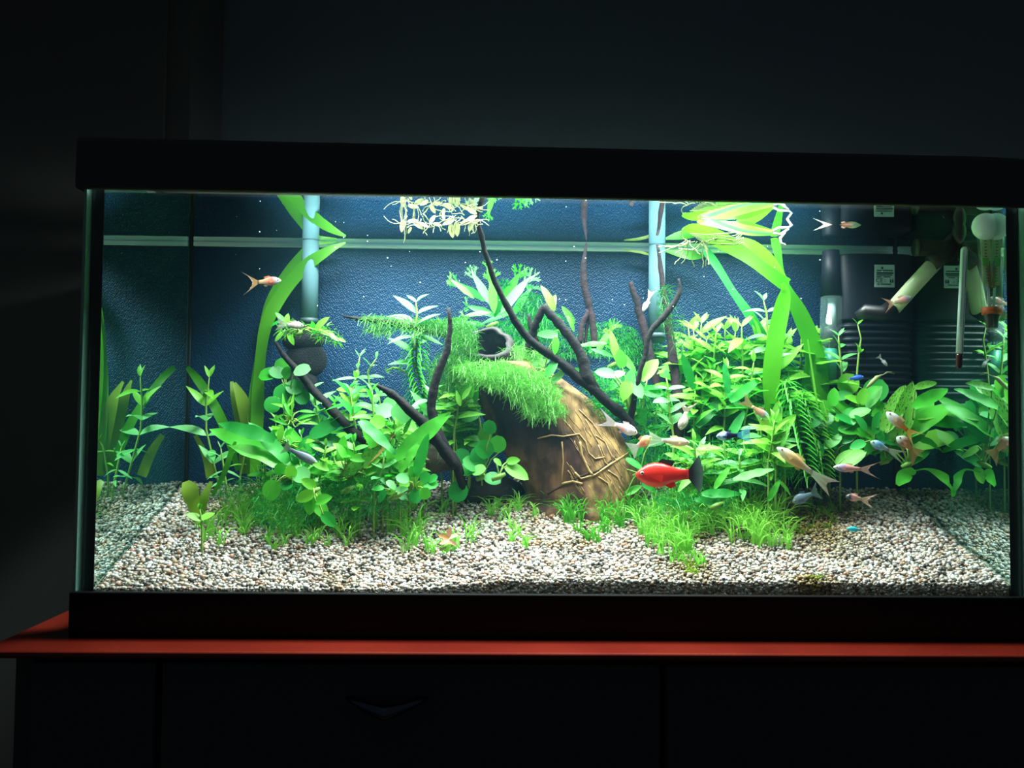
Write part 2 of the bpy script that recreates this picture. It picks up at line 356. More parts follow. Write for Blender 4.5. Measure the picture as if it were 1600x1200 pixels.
me = bpy.data.meshes.new('gravel_grains'); me.vertices.add(n*12); me.vertices.foreach_set('co', V.astype(np.float32).ravel())
me.loops.add(n*60); me.loops.foreach_set('vertex_index', FF.astype(np.int32).ravel())
me.polygons.add(n*20); me.polygons.foreach_set('loop_start', np.arange(0, n*60, 3, dtype=np.int32)); me.polygons.foreach_set('loop_total', np.full(n*20, 3, dtype=np.int32))
me.polygons.foreach_set('use_smooth', np.ones(n*20, bool)); me.update(calc_edges=True); me.materials.append(gravmat)
al = np.zeros(n)
for (px_, py_, rx_, ry_, st_) in ((1265, 815, 60, 34, 1), (1300, 790, 50, 22, .8), (1180, 790, 70, 22, .8), (1270, 912, 34, 8, .9), (1070, 885, 50, 14, .6), (400, 800, 70, 24, .5), (480, 800, 60, 26, .6), (560, 800, 50, 24, .4), (960, 820, 60, 16, .4), (1060, 830, 70, 30, .7), (1150, 830, 60, 26, .6), (1400, 775, 120, 14, .6), (850, 785, 120, 12, .4), (540, 850, 60, 12, .3)):
    g_ = ground(px_, py_); e_ = ground(px_, py_-ry_); ax_ = rx_*mpp(g_.y); ay_ = max(.008, abs(e_.y-g_.y))
    d_ = ((cs[:, 0]-g_.x)/ax_)**2+((cs[:, 1]-g_.y)/ay_)**2; al = np.maximum(al, st_*np.exp(-d_)*rng.uniform(.9, 2.0, n))
at_ = me.attributes.new('algae', 'FLOAT', 'POINT'); at_.data.foreach_set('value', np.repeat(np.clip(al, 0, 1), 12).astype(np.float32))
go = bpy.data.objects.new('gravel', me); col.objects.link(go); tag(go, 'pale mixed white, tan and grey gravel covering the aquarium bottom', 'gravel', kind='stuff')
# ============================================================ EQUIPMENT
def cyl(name, a, b, r, mat, parent, n=20, r2=None):
    mb = MB(); mb.tube([a, b], [r, r if r2 is None else r2], n); return mb.build(name, mat, parent)
def disc(mb, c, r, th, n=24):
    mb.tube([Vector(c)-Vector((0, th/2, 0)), Vector(c)+Vector((0, th/2, 0))], r, n)
plast0 = pbr('collar_dark', (.02, .05, .055), .6); riser = pbr('pale_blue_tube', (.09, .19, .21), .7, spec=.1)
for k, (px, y0, lab) in enumerate(((483, 512, 'wide pale blue riser tube standing on the black sponge filter'), (1026, 535, 'wide pale blue riser tube behind the thin upright branches'))):
    Y = .187; a = P(px, y0, Y); t = thing('riser_tube', a, lab, 'tube'); r = 13*mpp(Y)
    cyl('tube', a, (a.x, Y, ZW-.001), r, riser, t)
    mb = MB(); mb.tube([(a.x, Y, a.z+.004), (a.x, Y, a.z+.01)], r*1.04, 20); mb.build('collar', plast0, t)
foam = pbr('black_foam', (.006, .008, .012), .95, 1, 900)
Y = .178; sf = thing('sponge_filter', P(478, 600, Y), 'black round sponge filter hanging below the riser tube', 'filter')
for (cx_, cy_, rx, rz) in ((474, 532, 33, 21), (478, 562, 33, 30), (472, 596, 24, 22)):
    mb = MB(); q = P(cx_, cy_, Y); mb.ball(q, mpp(Y), 20, 14, (rx, 16, rz)); o = mb.build('sponge', foam, sf)
# internal filter
plast = pbr('filter_black', (.008, .011, .018), .5, spec=.22)
Yf = .150; f0 = P(1316, 590, Yf); f1 = P(1434, 400, Yf)
fi = thing('internal_filter', (f0.x/2+f1.x/2, .17, f0.z), 'black ribbed internal filter with a white rating sticker in the back corner', 'filter')
mb = MB(); xc = (f0.x+f1.x)/2; hw = (f1.x-f0.x)/2
def rbox(mb, xc, hw, y0, y1, z0, z1, n=24, taper=1):
    rows = []
    for z, k in ((z0, taper), (z0+.002, 1), (z1-.002, 1), (z1, .96)):
        row = []
        for i in range(n):
            a = 2*math.pi*i/n; ca, sa = math.cos(a), math.sin(a); p = .45
            row.append((xc+hw*k*math.copysign(abs(ca)**p, ca), (y0+y1)/2+(y1-y0)/2*k*math.copysign(abs(sa)**p, sa), z))
        rows.append(row)
    b = mb.quad_strip(rows, True); mb.f.append(tuple(range(b, b+n))[::-1]); mb.f.append(tuple(range(b+3*n, b+4*n)))
rbox(mb, xc, hw, Yf, .200, P(1370, 500, Yf).z, P(1370, 396, Yf).z); mb.build('motor_head', plast, fi)
mb = MB(); rbox(mb, xc, hw*.93, Yf+.002, .199, P(1370, 640, Yf).z, P(1370, 501, Yf).z); mb.build('media_basket', plast, fi)
for i in range(11):
    z = P(1370, 512+i*10.5, Yf).z; mb = MB(); rbox(mb, xc, hw*.97, Yf+.0005, .1995, z, z+.0042); mb.build('rib', plast, fi)
stick = pbr('sticker_silver', (.50, .66, .70), .45)
def ct(px, py): q = P(px, py, Yf); return q
a = ct(1366, 449); b_ = ct(1397, 414)
mb = MB(); mb.box((a.x, Yf-.0012, a.z), (b_.x, Yf-.0002, b_.z)); lab = mb.build('rating_sticker', stick, fi, False, .0008)
ink = pbr('ink', (.02, .05, .07), .6)
for ln, (y_, x0, x1, h) in enumerate(((419, 1376, 1379, 3), (423, 1369, 1394, 1.2), (427, 1369, 1395, 2), (430, 1369, 1393, 1.2), (433, 1369, 1376, 1.2), (433, 1380, 1390, 1.2), (444.5, 1370, 1373, 1.6), (444.5, 1375, 1391, 1.2))):
    p0 = ct(x0, y_+h/2); p1 = ct(x1, y_-h/2); mb = MB(); mb.box((p0.x, Yf-.0016, p0.z), (p1.x, Yf-.0011, p1.z)); mb.build('print_line', ink, lab, False)
def lettering(txt, px, py, hpx, Yt, parent, mat):
    cu = bpy.data.curves.new('lettering', 'FONT'); cu.body = txt; cu.size = hpx*mpp(Yt)*1.35; cu.extrude = .0001; cu.align_x = 'CENTER'; cu.align_y = 'CENTER'
    tmp = bpy.data.objects.new('lettering_curve', cu); col.objects.link(tmp); bpy.context.view_layer.update()
    me = bpy.data.meshes.new_from_object(tmp.evaluated_get(bpy.context.evaluated_depsgraph_get())); bpy.data.objects.remove(tmp)
    me.materials.clear(); me.materials.append(mat)
    o = bpy.data.objects.new('lettering', me); col.objects.link(o); o.parent = parent
    o.location = P(px, py, Yt)-wloc(parent); o.rotation_euler = (math.pi/2, 0, 0); return o
lettering('CE', 1374, 438.5, 7, Yf-.0016, lab, ink); lettering('::', 1383, 438.5, 6, Yf-.0016, lab, ink)
for px in (1390.5, 1394):
    q = ct(px, 439); mb = MB(); mb.tube([q+Vector((0, -.0016, .002)), q+Vector((0, -.0013, -.0005)), q+Vector((0, -.0016, -.0022))], [.0003, .0009, .0006], 6); mb.build('printed_symbol', ink, lab)
# outlet elbow and return pipe
rubber = pbr('black_rubber', (.006, .005, .007), .45)
Yo = .085; oe = thing('outlet_elbow', P(1490, 385, Yo), 'black pipe elbow held by a large black suction cup near the water surface', 'pipe fitting')
mb = MB(); mb.tube([P(1432, 387, Yo), P(1436, 387, Yo), P(1470, 389, Yo), P(1500, 386, Yo), P(1520, 378, Yo+.01)], [13*mpp(Yo)]*2+[13*mpp(Yo), 18*mpp(Yo), 17*mpp(Yo)], 20); mb.build('elbow', rubber, oe)
mb = MB(); mb.tube([P(1455, 412, Yo), P(1470, 400, Yo), P(1500, 378, Yo)], [13*mpp(Yo), 15*mpp(Yo), 20*mpp(Yo)], 20); mb.build('socket', rubber, oe)
mb = MB(); q = P(1508, 362, Yo-.012); mb.ball(q, 20*mpp(Yo), 20, 10, (1.0, .6, 1.15)); mb.build('suction_cup', rubber, oe)
mb = MB(); mb.tube([P(1430, 387, Yo-.0005), P(1434, 387, Yo-.0005)], 13.8*mpp(Yo), 20); mb.build('pipe_lip', rubber, oe)
m_cream = pbr('cream_tube', (.72, .78, .52), .35)
t = thing('return_pipe', P(1395, 482, .115), 'cream plastic pipe slanting from the black elbow down to the filter', 'pipe')
mb = MB(); mb.tube([P(1392, 486, .118), P(1425, 449, .102), P(1461, 410, .088)], 12*mpp(.1), 18); mb.build('pipe', m_cream, t)
mb = MB(); mb.tube([P(1338, 494, .128), P(1352, 487, .124), P(1378, 490, .12), P(1398, 480, .116)], [6*mpp(.12), 12*mpp(.12), 13*mpp(.12), 14*mpp(.12)], 16); mb.build('socket', rubber, t)
# heater-like intake tube
Yh = .165; h = thing('glass_heater', P(1298, 600, Yh), 'clear glass heater tube with a long black cap beside the filter', 'heater')
r = 17*mpp(Yh)
tub = boundary('tube_glass', 1.45, film=.10, filmcol=(.5, .8, .75), cancel=True)
A = lambda y, dx=0: (P(1300+dx, y, Yh).x, Yh, P(1300, y, Yh).z)
cyl('cap', A(463), A(392, -2), r*1.02, plast, h, 20, r*.75)
cyl('glass_tube', A(600, -4), A(464), r, tub, h, 20)
cyl('dark_band', A(530, -1), A(513, -1), r*.93, plast, h)
cyl('inner_core', A(513), A(466), r*.38, pbr('inner_metal', (.45, .6, .62), .3), h, 12)
cyl('green_core', A(598, -4), A(545, -2), r*.6, pbr('inner_green', (.02, .25, .16), .4), h, 12)
# thermometers
Yt = .022; th = thing('thermometer', P(1546, 515, Yt), 'glass thermometer with green zone, orange band and frosted white suction ball', 'thermometer')
frost = pbr('frosted_white', (.85, .97, .95), .4)
mb = MB(); q = P(1540, 354, Yt); mb.ball(q, 21.5*mpp(Yt), 28, 18, (1, .7, 1)); mb.build('suction_ball', frost, th)
cl = boundary('thermo_glass', 1.45, film=.10, filmcol=(.6, .8, .75), cancel=True)
B = lambda y: P(1538+(y-350)*.055, y, Yt)
mb = MB(); mb.tube([B(368), B(478), B(492), B(498), B(515), B(518)], [k*mpp(Yt) for k in (11.5, 10.5, 9.5, 7.5, 7, 3)], 20); mb.build('glass_tube', cl, th)
rr = mpp(Yt)
def slab(name, x0, x1, y0, y1, mat, dy=0.0):
    mb = MB(); a = P(x0+(y1-350)*.055, y1, Yt+dy); b = P(x1+(y0-350)*.055, y0, Yt+dy); c = P(x1+(y1-350)*.055, y1, Yt+dy); d = P(x0+(y0-350)*.055, y0, Yt+dy); e2 = Vector((0, .0006, 0))
    mb.v = [a, c, b, d, a+e2, c+e2, b+e2, d+e2]; mb.c = [(1, 1, 1)]*8
    mb.f = [(0, 1, 2, 3), (7, 6, 5, 4), (0, 4, 5, 1), (1, 5, 6, 2), (2, 6, 7, 3), (3, 7, 4, 0)]; mb.build(name, mat, th, False)
slab('scale_paper', 1531, 1546, 371, 445, pbr('scale_paper', (.50, .62, .30), .7))
slab('green_zone', 1532, 1542, 403, 415, pbr('scale_green', (.08, .45, .02), .7), -.0007)
slab('brown_strip', 1540, 1544, 408, 450, pbr('scale_brown', (.30, .13, .05), .7), -.0007)
for i in range(14): slab('tick', 1537, 1540, 376+i*4.8, 377+i*4.8, ink, -.0007)
slab('white_core', 1537, 1541, 448, 480, frost)
mb = MB(); mb.tube([B(480), B(491)], 11*rr, 20); mb.build('orange_band', pbr('orange_band', (.65, .13, .05), .5), th)
mb = MB(); mb.tube([B(492), B(499), B(512)], [8*rr, 6*rr, 5.5*rr], 16); mb.build('weight', pbr('dark_shot', (.02, .012, .012), .5), th)
Yt2 = .03; t2 = thing('thermometer', P(1498, 577, Yt2), 'thin white glass thermometer with a dark bulb in front of the filter', 'thermometer')
C = lambda y: P(1507-(y-385)*.047, y, Yt2); r2_ = mpp(Yt2)
mb = MB(); mb.tube([C(386), C(390), C(552)], [3*r2_, 5.4*r2_, 5.2*r2_], 16); mb.build('scale_tube', pbr('milk_glass', (.62, .76, .76), .25), t2)
mb = MB(); mb.tube([C(553), C(556), C(572), C(577)], [5*r2_, 5.2*r2_, 4.8*r2_, 2*r2_], 16); mb.build('bulb', pbr('bulb_dark', (.035, .008, .012), .15), t2)
mb = MB()
for i in range(60):
    y = 392+i*2.0; q = C(y); mb.box((q.x-4.6*r2_, q.y-5.0*r2_, q.z), (q.x-(1.8 if i % 5 else .3)*r2_, q.y-3.6*r2_, q.z+.35*r2_))
o = mb.build('scale_marks', ink, t2, False); o['kind'] = 'stuff'
mb = MB(); mb.tube([C(400)+Vector((1.2*r2_, -5.2*r2_, 0)), C(550)+Vector((1.2*r2_, -5.2*r2_, 0))], .5*r2_, 6); mb.build('capillary', pbr('capillary', (.1, .12, .2), .3), t2)
# ============================================================ WOOD
dw = pbr('dark_wood', (.008, .006, .006), .8, .7, 160, var=(.005, .004, .005), vscale=40, spec=.25)
dw2 = pbr('purple_brown_wood', (.026, .012, .015), .8, .7, 160, var=(.014, .008, .011), vscale=40, spec=.25)
def branch(name, label, paths, mat, group=None):
    """paths: lists of (px,py,Y,radius_px); first is the body, others are side shoots"""
    first = paths[0]; end = first[-1]; t = thing(name, P(end[0], end[1], end[2]), label, 'driftwood', group)
    for k, pth in enumerate(paths):
        pts = []; rs = []
        for i in range(len(pth)-1):
            a, b = pth[i], pth[i+1]; m = 4
            for j in range(m if i < len(pth)-2 else m+1):
                u = j/m; q = P(a[0]+(b[0]-a[0])*u, a[1]+(b[1]-a[1])*u, a[2]+(b[2]-a[2])*u)
                pts.append(q); rs.append((a[3]+(b[3]-a[3])*u)*mpp(a[2]))
        # smooth and roughen
        sm = [pts[0]]+[(pts[i-1]+pts[i]*2+pts[i+1])/4 for i in range(1, len(pts)-1)]+[pts[-1]]
        sm = [p+Vector((noise.noise(p*60), 0, noise.noise(p*60+Vector((9, 0, 0)))))*.0014 for p in sm]
        rs = [max(.0005, .92*r*(1+.3*noise.noise(Vector((i*.9, k*7, len(pth)))))) for i, r in enumerate(rs)]
        mb = MB(); mb.tube(sm, rs, 9); mb.build('trunk' if k == 0 else 'side_shoot', mat, t)
    return t
branch('driftwood_branch', 'long thin S-curved dark branch rising from the log to the water surface', [[(742, 312, .06, 4), (745, 345, .07, 4.5), (758, 392, .08, 4.5), (772, 440, .09, 5), (798, 490, .10, 6), (825, 530, .11, 7), (868, 560, .115, 7.5), (905, 592, .12, 9), (942, 622, .12, 9), (975, 650, .125, 9), (1000, 690, .13, 9)]], dw)
branch('driftwood_branch', 'thick dark stubby branch leaning right above the log opening', [[(848, 476, .12, 7), (865, 497, .12, 8), (890, 525, .12, 8), (910, 560, .12, 9), (917, 590, .12, 12), (930, 615, .122, 10)], [(848, 478, .12, 6), (838, 505, .125, 7), (832, 525, .13, 8), (825, 550, .135, 9)], [(826, 490, .13, 2), (829, 510, .13, 5), (838, 535, .13, 6)]], dw)
branch('driftwood_branch', 'upright black branch with a forked foot and a needle tip at the waterline', [[(916, 378, .17, 1.2), (914, 395, .17, 3), (911, 420, .17, 6), (914, 450, .17, 6.5), (921, 480, .17, 6), (926, 505, .17, 6), (930, 545, .17, 6)], [(920, 482, .17, 4), (910, 505, .168, 5), (906, 540, .168, 5)], [(922, 490, .172, 3), (917, 510, .172, 3), (915, 540, .172, 3)]], dw2)
branch('driftwood_branch', 'purple-brown blunt stick leaning in front of the right riser tube', [[(986, 440, .18, 4), (992, 460, .18, 6), (1000, 490, .18, 7), (1009, 525, .178, 7), (1018, 565, .175, 7), (1035, 640, .17, 8)]], dw2)
branch('driftwood_branch', 'straight dark pole-like branch right of the log, tip reaching the waterline', [[(1027, 381, .16, 2.5), (1033, 430, .16, 4.5), (1040, 470, .158, 6), (1046, 520, .155, 7), (1054, 580, .15, 8.5), (1062, 650, .14, 9.5), (1060, 700, .14, 9)]], dw2)
branch('driftwood_branch', 'thin black twisted branch bending in front of the straight pole-like one', [[(1060, 435, .12, 1.5), (1063, 455, .12, 4), (1052, 475, .12, 5.5), (1040, 492, .12, 6), (1020, 512, .12, 5), (1011, 530, .12, 5), (1010, 555, .12, 4.5), (1001, 580, .12, 4), (990, 620, .125, 5), (985, 660, .13, 6)]], dw)
branch('driftwood_branch', 'dark brown branch slanting down from the sponge filter into the plants', [[(430, 535, .15, 3), (450, 562, .148, 5), (475, 592, .145, 7), (500, 622, .14, 7), (528, 650, .135, 8), (560, 682, .12, 10), (600, 705, .12, 9)]], dw)
branch('driftwood_branch', 'forked dark branch standing upright left of the log', [[(701, 482, .10, 3), (704, 520, .10, 4.5), (698, 550, .10, 6), (683, 590, .10, 7.5), (673, 630, .10, 8), (678, 665, .10, 9), (695, 700, .10, 10), (716, 730, .105, 9), (726, 765, .11, 7)], [(588, 603, .085, 3), (612, 615, .085, 7), (640, 640, .086, 8), (668, 668, .09, 10), (690, 700, .095, 10), (712, 730, .10, 9)]], dw)
branch('driftwood_branch', 'mossy horizontal branch ending in a point left of the log opening', [[(535, 494, .14, 1.5), (562, 499, .14, 4), (600, 503, .14, 5), (640, 508, .14, 6.5), (690, 520, .142, 8), (745, 535, .145, 9)]], dw)
# hollow log
m, nt, out = newmat('log_bark'); N = nt.nodes.new; L = nt.links.new
tc = N('ShaderNodeTexCoord'); at = N('ShaderNodeAttribute'); at.attribute_name = 'Col'
mp2 = N('ShaderNodeMapping'); mp2.inputs['Rotation'].default_value = (0, math.radians(-32), 0); mp2.inputs['Scale'].default_value = (1, .6, .16); L(tc.outputs['Object'], mp2.inputs[0])
n1 = N('ShaderNodeTexNoise'); n1.inputs['Scale'].default_value = 130; n1.inputs['Detail'].default_value = 7; L(mp2.outputs[0], n1.inputs[0])
n2 = N('ShaderNodeTexNoise'); n2.inputs['Scale'].default_value = 70; n2.inputs['Detail'].default_value = 8; L(tc.outputs['Object'], n2.inputs[0])
r1 = N('ShaderNodeValToRGB'); r1.color_ramp.elements[0].position = .35; r1.color_ramp.elements[1].position = .66; r1.color_ramp.elements[0].color = (.45, .4, .36, 1); L(n1.outputs[0], r1.inputs[0])
r3 = N('ShaderNodeValToRGB'); r3.color_ramp.elements[0].position = .40; r3.color_ramp.elements[1].position = .58; r3.color_ramp.elements[0].color = (.16, .13, .14, 1); L(n2.outputs[0], r3.inputs[0])
m1 = N('ShaderNodeMixRGB'); m1.blend_type = 'MULTIPLY'; m1.inputs[0].default_value = 1; L(at.outputs[0], m1.inputs[1]); L(r1.outputs[0], m1.inputs[2])
m2 = N('ShaderNodeMixRGB'); m2.blend_type = 'MULTIPLY'; m2.inputs[0].default_value = .75; L(m1.outputs[0], m2.inputs[1]); L(r3.outputs[0], m2.inputs[2])
b = N('ShaderNodeBsdfPrincipled'); b.inputs['Roughness'].default_value = .75; L(m2.outputs[0], b.inputs[0])
bp = N('ShaderNodeBump'); bp.inputs['Strength'].default_value = 1; bp.inputs['Distance'].default_value = .002; L(n1.outputs[0], bp.inputs['Height']); L(bp.outputs[0], b.inputs['Normal']); L(b.outputs[0], out.inputs[0])
logmat = m
def lerp(a, b, u): return a+(b-a)*u
prof = [(835, 826, 1000, .141), (800, 822, 1000, .141), (785, 828, 998, .142), (750, 812, 1000, .145), (700, 783, 986, .148), (660, 757, 958, .150), (625, 745, 925, .150), (592, 738, 880, .148), (566, 732, 832, .142)]
log = thing('hollow_log', ground(905, 788), 'thick hollow driftwood log with a round cut opening leaning in the middle', 'driftwood')
rows = []; cols_ = []; nseg = 48
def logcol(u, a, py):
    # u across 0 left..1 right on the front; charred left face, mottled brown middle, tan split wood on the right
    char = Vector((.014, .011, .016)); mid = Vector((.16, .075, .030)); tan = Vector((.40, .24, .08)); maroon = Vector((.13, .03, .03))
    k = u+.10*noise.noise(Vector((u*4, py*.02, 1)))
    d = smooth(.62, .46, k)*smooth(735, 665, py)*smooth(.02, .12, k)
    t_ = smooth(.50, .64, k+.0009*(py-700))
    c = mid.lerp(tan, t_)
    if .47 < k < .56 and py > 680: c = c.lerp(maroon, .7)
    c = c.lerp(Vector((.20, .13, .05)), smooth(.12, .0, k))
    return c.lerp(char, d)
allrows = []
for (py, l, r_, Yc) in prof:
    allrows.append((py, l, r_, Yc))
fine = []
for i in range(len(allrows)-1):
    for j in range(5):
        fine.append(tuple(lerp(allrows[i][k], allrows[i+1][k], j/5) for k in range(4)))
fine.append(allrows[-1])
mb = MB()
for (py, l, r_, Yc) in fine:
    c = (l+r_)/2; hw = (r_-l)/2; dep = min(.036, hw*mpp(Yc)*.62); ctr = P(c, py, Yc); row = []
    for k in range(nseg):
        a = 2*math.pi*k/nseg
        rr_ = 1+.07*noise.noise(Vector((math.cos(a)*1.8, math.sin(a)*1.8, py*.006)))+.035*noise.noise(Vector((math.cos(a)*7, math.sin(a)*7, py*.02)))
        ridge = .10*max(0, math.cos((a-math.radians(295))*2.5)) if 250 < math.degrees(a) < 340 else 0
        row.append(ctr+Vector((math.cos(a)*hw*mpp(Yc)*(rr_ if abs(math.sin(a)) > .4 else 1), math.sin(a)*dep*(rr_+ridge), 0)))
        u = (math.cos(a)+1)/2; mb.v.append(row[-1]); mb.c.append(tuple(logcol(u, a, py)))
nr = len(fine)
# rim: ring plane turned towards the viewer
def rim(cpx, cpy, ax, up_, Yc, sc_=1, rough=.05):
    ctr = P(cpx, cpy, Yc); k0 = len(mb.v)
    for k in range(nseg):
        a = 2*math.pi*k/nseg; rr_ = 1+rough*noise.noise(Vector((math.cos(a)*2.5, math.sin(a)*2.5, 5)))
        s1 = math.sin(a)
        mb.v.append(ctr+Vector((math.cos(a)*ax*sc_*mpp(Yc)*rr_, s1*.010*sc_, s1*up_*sc_*mpp(Yc)*rr_))); 
    return k0
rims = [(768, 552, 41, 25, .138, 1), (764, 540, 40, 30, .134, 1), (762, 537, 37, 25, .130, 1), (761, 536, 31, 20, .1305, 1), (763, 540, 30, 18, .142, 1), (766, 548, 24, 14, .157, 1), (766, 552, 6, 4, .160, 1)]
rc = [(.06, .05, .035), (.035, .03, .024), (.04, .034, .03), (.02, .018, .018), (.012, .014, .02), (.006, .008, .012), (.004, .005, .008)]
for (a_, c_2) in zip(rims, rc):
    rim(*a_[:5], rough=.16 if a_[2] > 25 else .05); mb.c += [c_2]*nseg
tot = nr+len(rims)
for i in range(tot-1):
    for k in range(nseg):
        a = i*nseg+k; d = i*nseg+(k+1) % nseg; mb.f.append((a, d, d+nseg, a+nseg))
mb.f.append(tuple(range((tot-1)*nseg, tot*nseg)))
from mathutils.bvhtree import BVHTree
LB = BVHTree.FromPolygons([tuple(v) for v in mb.v], mb.f)
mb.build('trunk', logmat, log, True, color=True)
def log_front(px, py, off=.0004):
    q = P(px, py, .1); h = LB.ray_cast(CAM, (q-CAM).normalized())
    return h[0]+(CAM-h[0]).normalized()*off if h[0] is not None else None
fib = pbr('pale_root_fibre', (.36, .23, .09), .6, .4, 300)
for pth, r_ in (([(906, 690), (909, 710), (920, 735), (926, 742)], 2.2), ([(878, 690), (880, 720), (878, 752)], 1.3), ([(840, 685), (862, 680), (880, 682), (905, 678), (915, 690), (920, 708), (930, 717), (945, 714)], 1.3), ([(935, 695), (945, 722), (952, 728)], 1.1), ([(898, 738), (908, 748), (930, 742), (950, 728), (975, 712), (985, 705)], 1.8), ([(930, 680), (945, 690), (955, 710), (965, 722)], 1.2), ([(905, 640), (925, 660), (945, 690), (960, 722)], 1.1), ([(940, 650), (955, 670), (968, 700)], 1.1), ([(915, 655), (925, 675), (940, 700), (946, 716)], 1.0), ([(878, 756), (895, 752), (910, 756)], 2.0), ([(950, 735), (965, 745), (975, 765)], 1.2), ([(935, 745), (950, 755), (955, 772)], 1.1)):
    pp = []
    for i in range(len(pth)-1):
        for j in range(3): pp.append(log_front(lerp(pth[i][0], pth[i+1][0], j/3), lerp(pth[i][1], pth[i+1][1], j/3)))
    pp.append(log_front(*pth[-1])); pp = [p_ for p_ in pp if p_ is not None]; mb = MB(); mb.tube(pp, [r_*.0005*(1+.3*random.random()) for _ in pp], 6); mb.build('root_strand', fib, log)
mb = MB()
for i in range(60):
    x, y = random.uniform(880, 985), random.uniform(600, 760); pp = []; dx, dy = random.uniform(.35, .75), 1.0
    for k in range(7):
        h_ = log_front(x, y, .0002)
        if h_ is None: break
        pp.append(h_); x += dx*5+random.uniform(-1.6, 1.6); y += dy*5
    if len(pp) > 3: mb.tube(pp, random.uniform(.00015, .0004), 4)
o = mb.build('wood_fibres', fib, log); o['kind'] = 'stuff'
crk = pbr('crack_dark', (.03, .018, .01), .9)
mb = MB(); mb.tube([p_ for p_ in [log_front(x, y) for x, y in ((855, 772), (880, 758), (905, 745), (935, 735), (960, 715), (985, 700))] if p_ is not None], .0008, 6); mb.build('split_line', crk, log)
rk = pbr('brown_stone', (.085, .055, .042), .85, .8, 120, var=(.04, .026, .022), vscale=50)
def stone(px, py, Y, rx, rz, label, mat, seed):
    q = P(px, py, Y); t = MB(); t.ball(q, mpp(Y), 22, 14, (rx, rx*.7, rz))
    t.v = [v+(v-q)*.22*noise.noise((v-q)*70+Vector((seed, 0, 0))) for v in t.v]
    o = t.build('stone', mat, None); tag(o, label, 'stone'); return o
stone(684, 716, .135, 36, 24, 'rounded brown stone half hidden under the forked branch', rk, 1)
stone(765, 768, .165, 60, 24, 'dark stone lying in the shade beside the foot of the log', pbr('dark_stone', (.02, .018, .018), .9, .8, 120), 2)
stone(1158, 826, .075, 10, 6, 'small reddish stone among the grass right of the red fish', rk, 3)
# ============================================================ PLANTS
G = dict(
 bright=leafmat('leaf_bright', (.035, .40, .02), (.12, .62, .05)),
 lime=leafmat('leaf_lime', (.12, .48, .025), (.24, .68, .07)),
 mid=leafmat('leaf_mid', (.012, .27, .03), (.04, .44, .05)),
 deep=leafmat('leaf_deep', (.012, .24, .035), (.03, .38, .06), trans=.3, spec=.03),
 blue=leafmat('leaf_pale', (.10, .46, .11), (.22, .66, .22)),
 ribbon=leafmat('leaf_ribbon', (.06, .38, .008), (.13, .52, .015), trans=.55),
 olive=leafmat('leaf_olive', (.16, .34, .02), (.28, .44, .03), trans=.5),
 old=leafmat('leaf_old', (.07, .40, .04), (.18, .52, .06), dirt=(.03, .05, .015)),
 brown=leafmat('leaf_brown', (.40, .15, .03), (.24, .30, .05), dirt=(.10, .04, .02)),
 moss=leafmat('moss', (.012, .15, .02), (.18, .56, .10), trans=.3, ns=420),
 grass=leafmat('grass_blade', (.05, .40, .02), (.36, .82, .12), trans=.45, ns=170),
 pink=leafmat('leaf_pink', (.75, .35, .22), (.85, .55, .35), trans=.3),
 pale=leafmat('pale_root', (.28, .34, .13), (.42, .44, .24), trans=.3),
)
stemmat = leafmat('stem_green', (.18, .38, .06), (.30, .46, .10), trans=.2)
rhiz = leafmat('rhizome', (.10, .26, .04), (.18, .34, .06), trans=.1)
LMC = {}
def LM(kind, mat, v=0):
    k = (kind, mat, v)
    if k not in LMC:
        a = dict(lance=dict(width=.31, droop=.40, fold=.3), slim=dict(width=.19, droop=.35, fold=.3), oval=dict(width=.62, droop=.12, fold=.22, prof='oval', n=7), broad=dict(width=.44, droop=.18, fold=.25, prof='oval', n=7),
                 round=dict(width=.92, droop=.08, fold=.16, prof='round', n=8), sword=dict(width=.33, droop=.30, fold=.3, prof='oval', n=10, wavy=.012), fern=dict(width=.24, droop=.1, fold=.2, n=8, tipfork=6, wavy=.012),
                 strap=dict(width=.25, droop=.16, fold=.15, prof='oval', n=10, wavy=.02))[kind]
        LMC[k] = leafmesh('leaf_'+kind, G[mat], seed=v, **{**a, 'droop': a['droop']*(.4+.6*v)})
    return LMC[k]
def lerp(a, b, u): return a+(b-a)*u
def spath(pts, Y, n):
    q = [P(x, y, Y if len(rest) == 0 else rest[0]) for x, y, *rest in pts]
    L_ = [0]
    for a, b in zip(q, q[1:]): L_.append(L_[-1]+(b-a).length)
    out_ = []
    for i in range(n):
        s = L_[-1]*i/(n-1)
        for k in range(len(q)-1):
            if s <= L_[k+1]+1e-9:
                out_.append(q[k].lerp(q[k+1], (s-L_[k])/max(1e-9, L_[k+1]-L_[k]))); break
    return out_
def clampw(p):
    if p.z > ZW-.002: p = Vector((p.x, p.y, 2*(ZW-.002)-p.z))
    return Vector((max(-.383, min(.383, p.x)), max(.006, min(.196, p.y)), min(p.z, ZW-.002)))
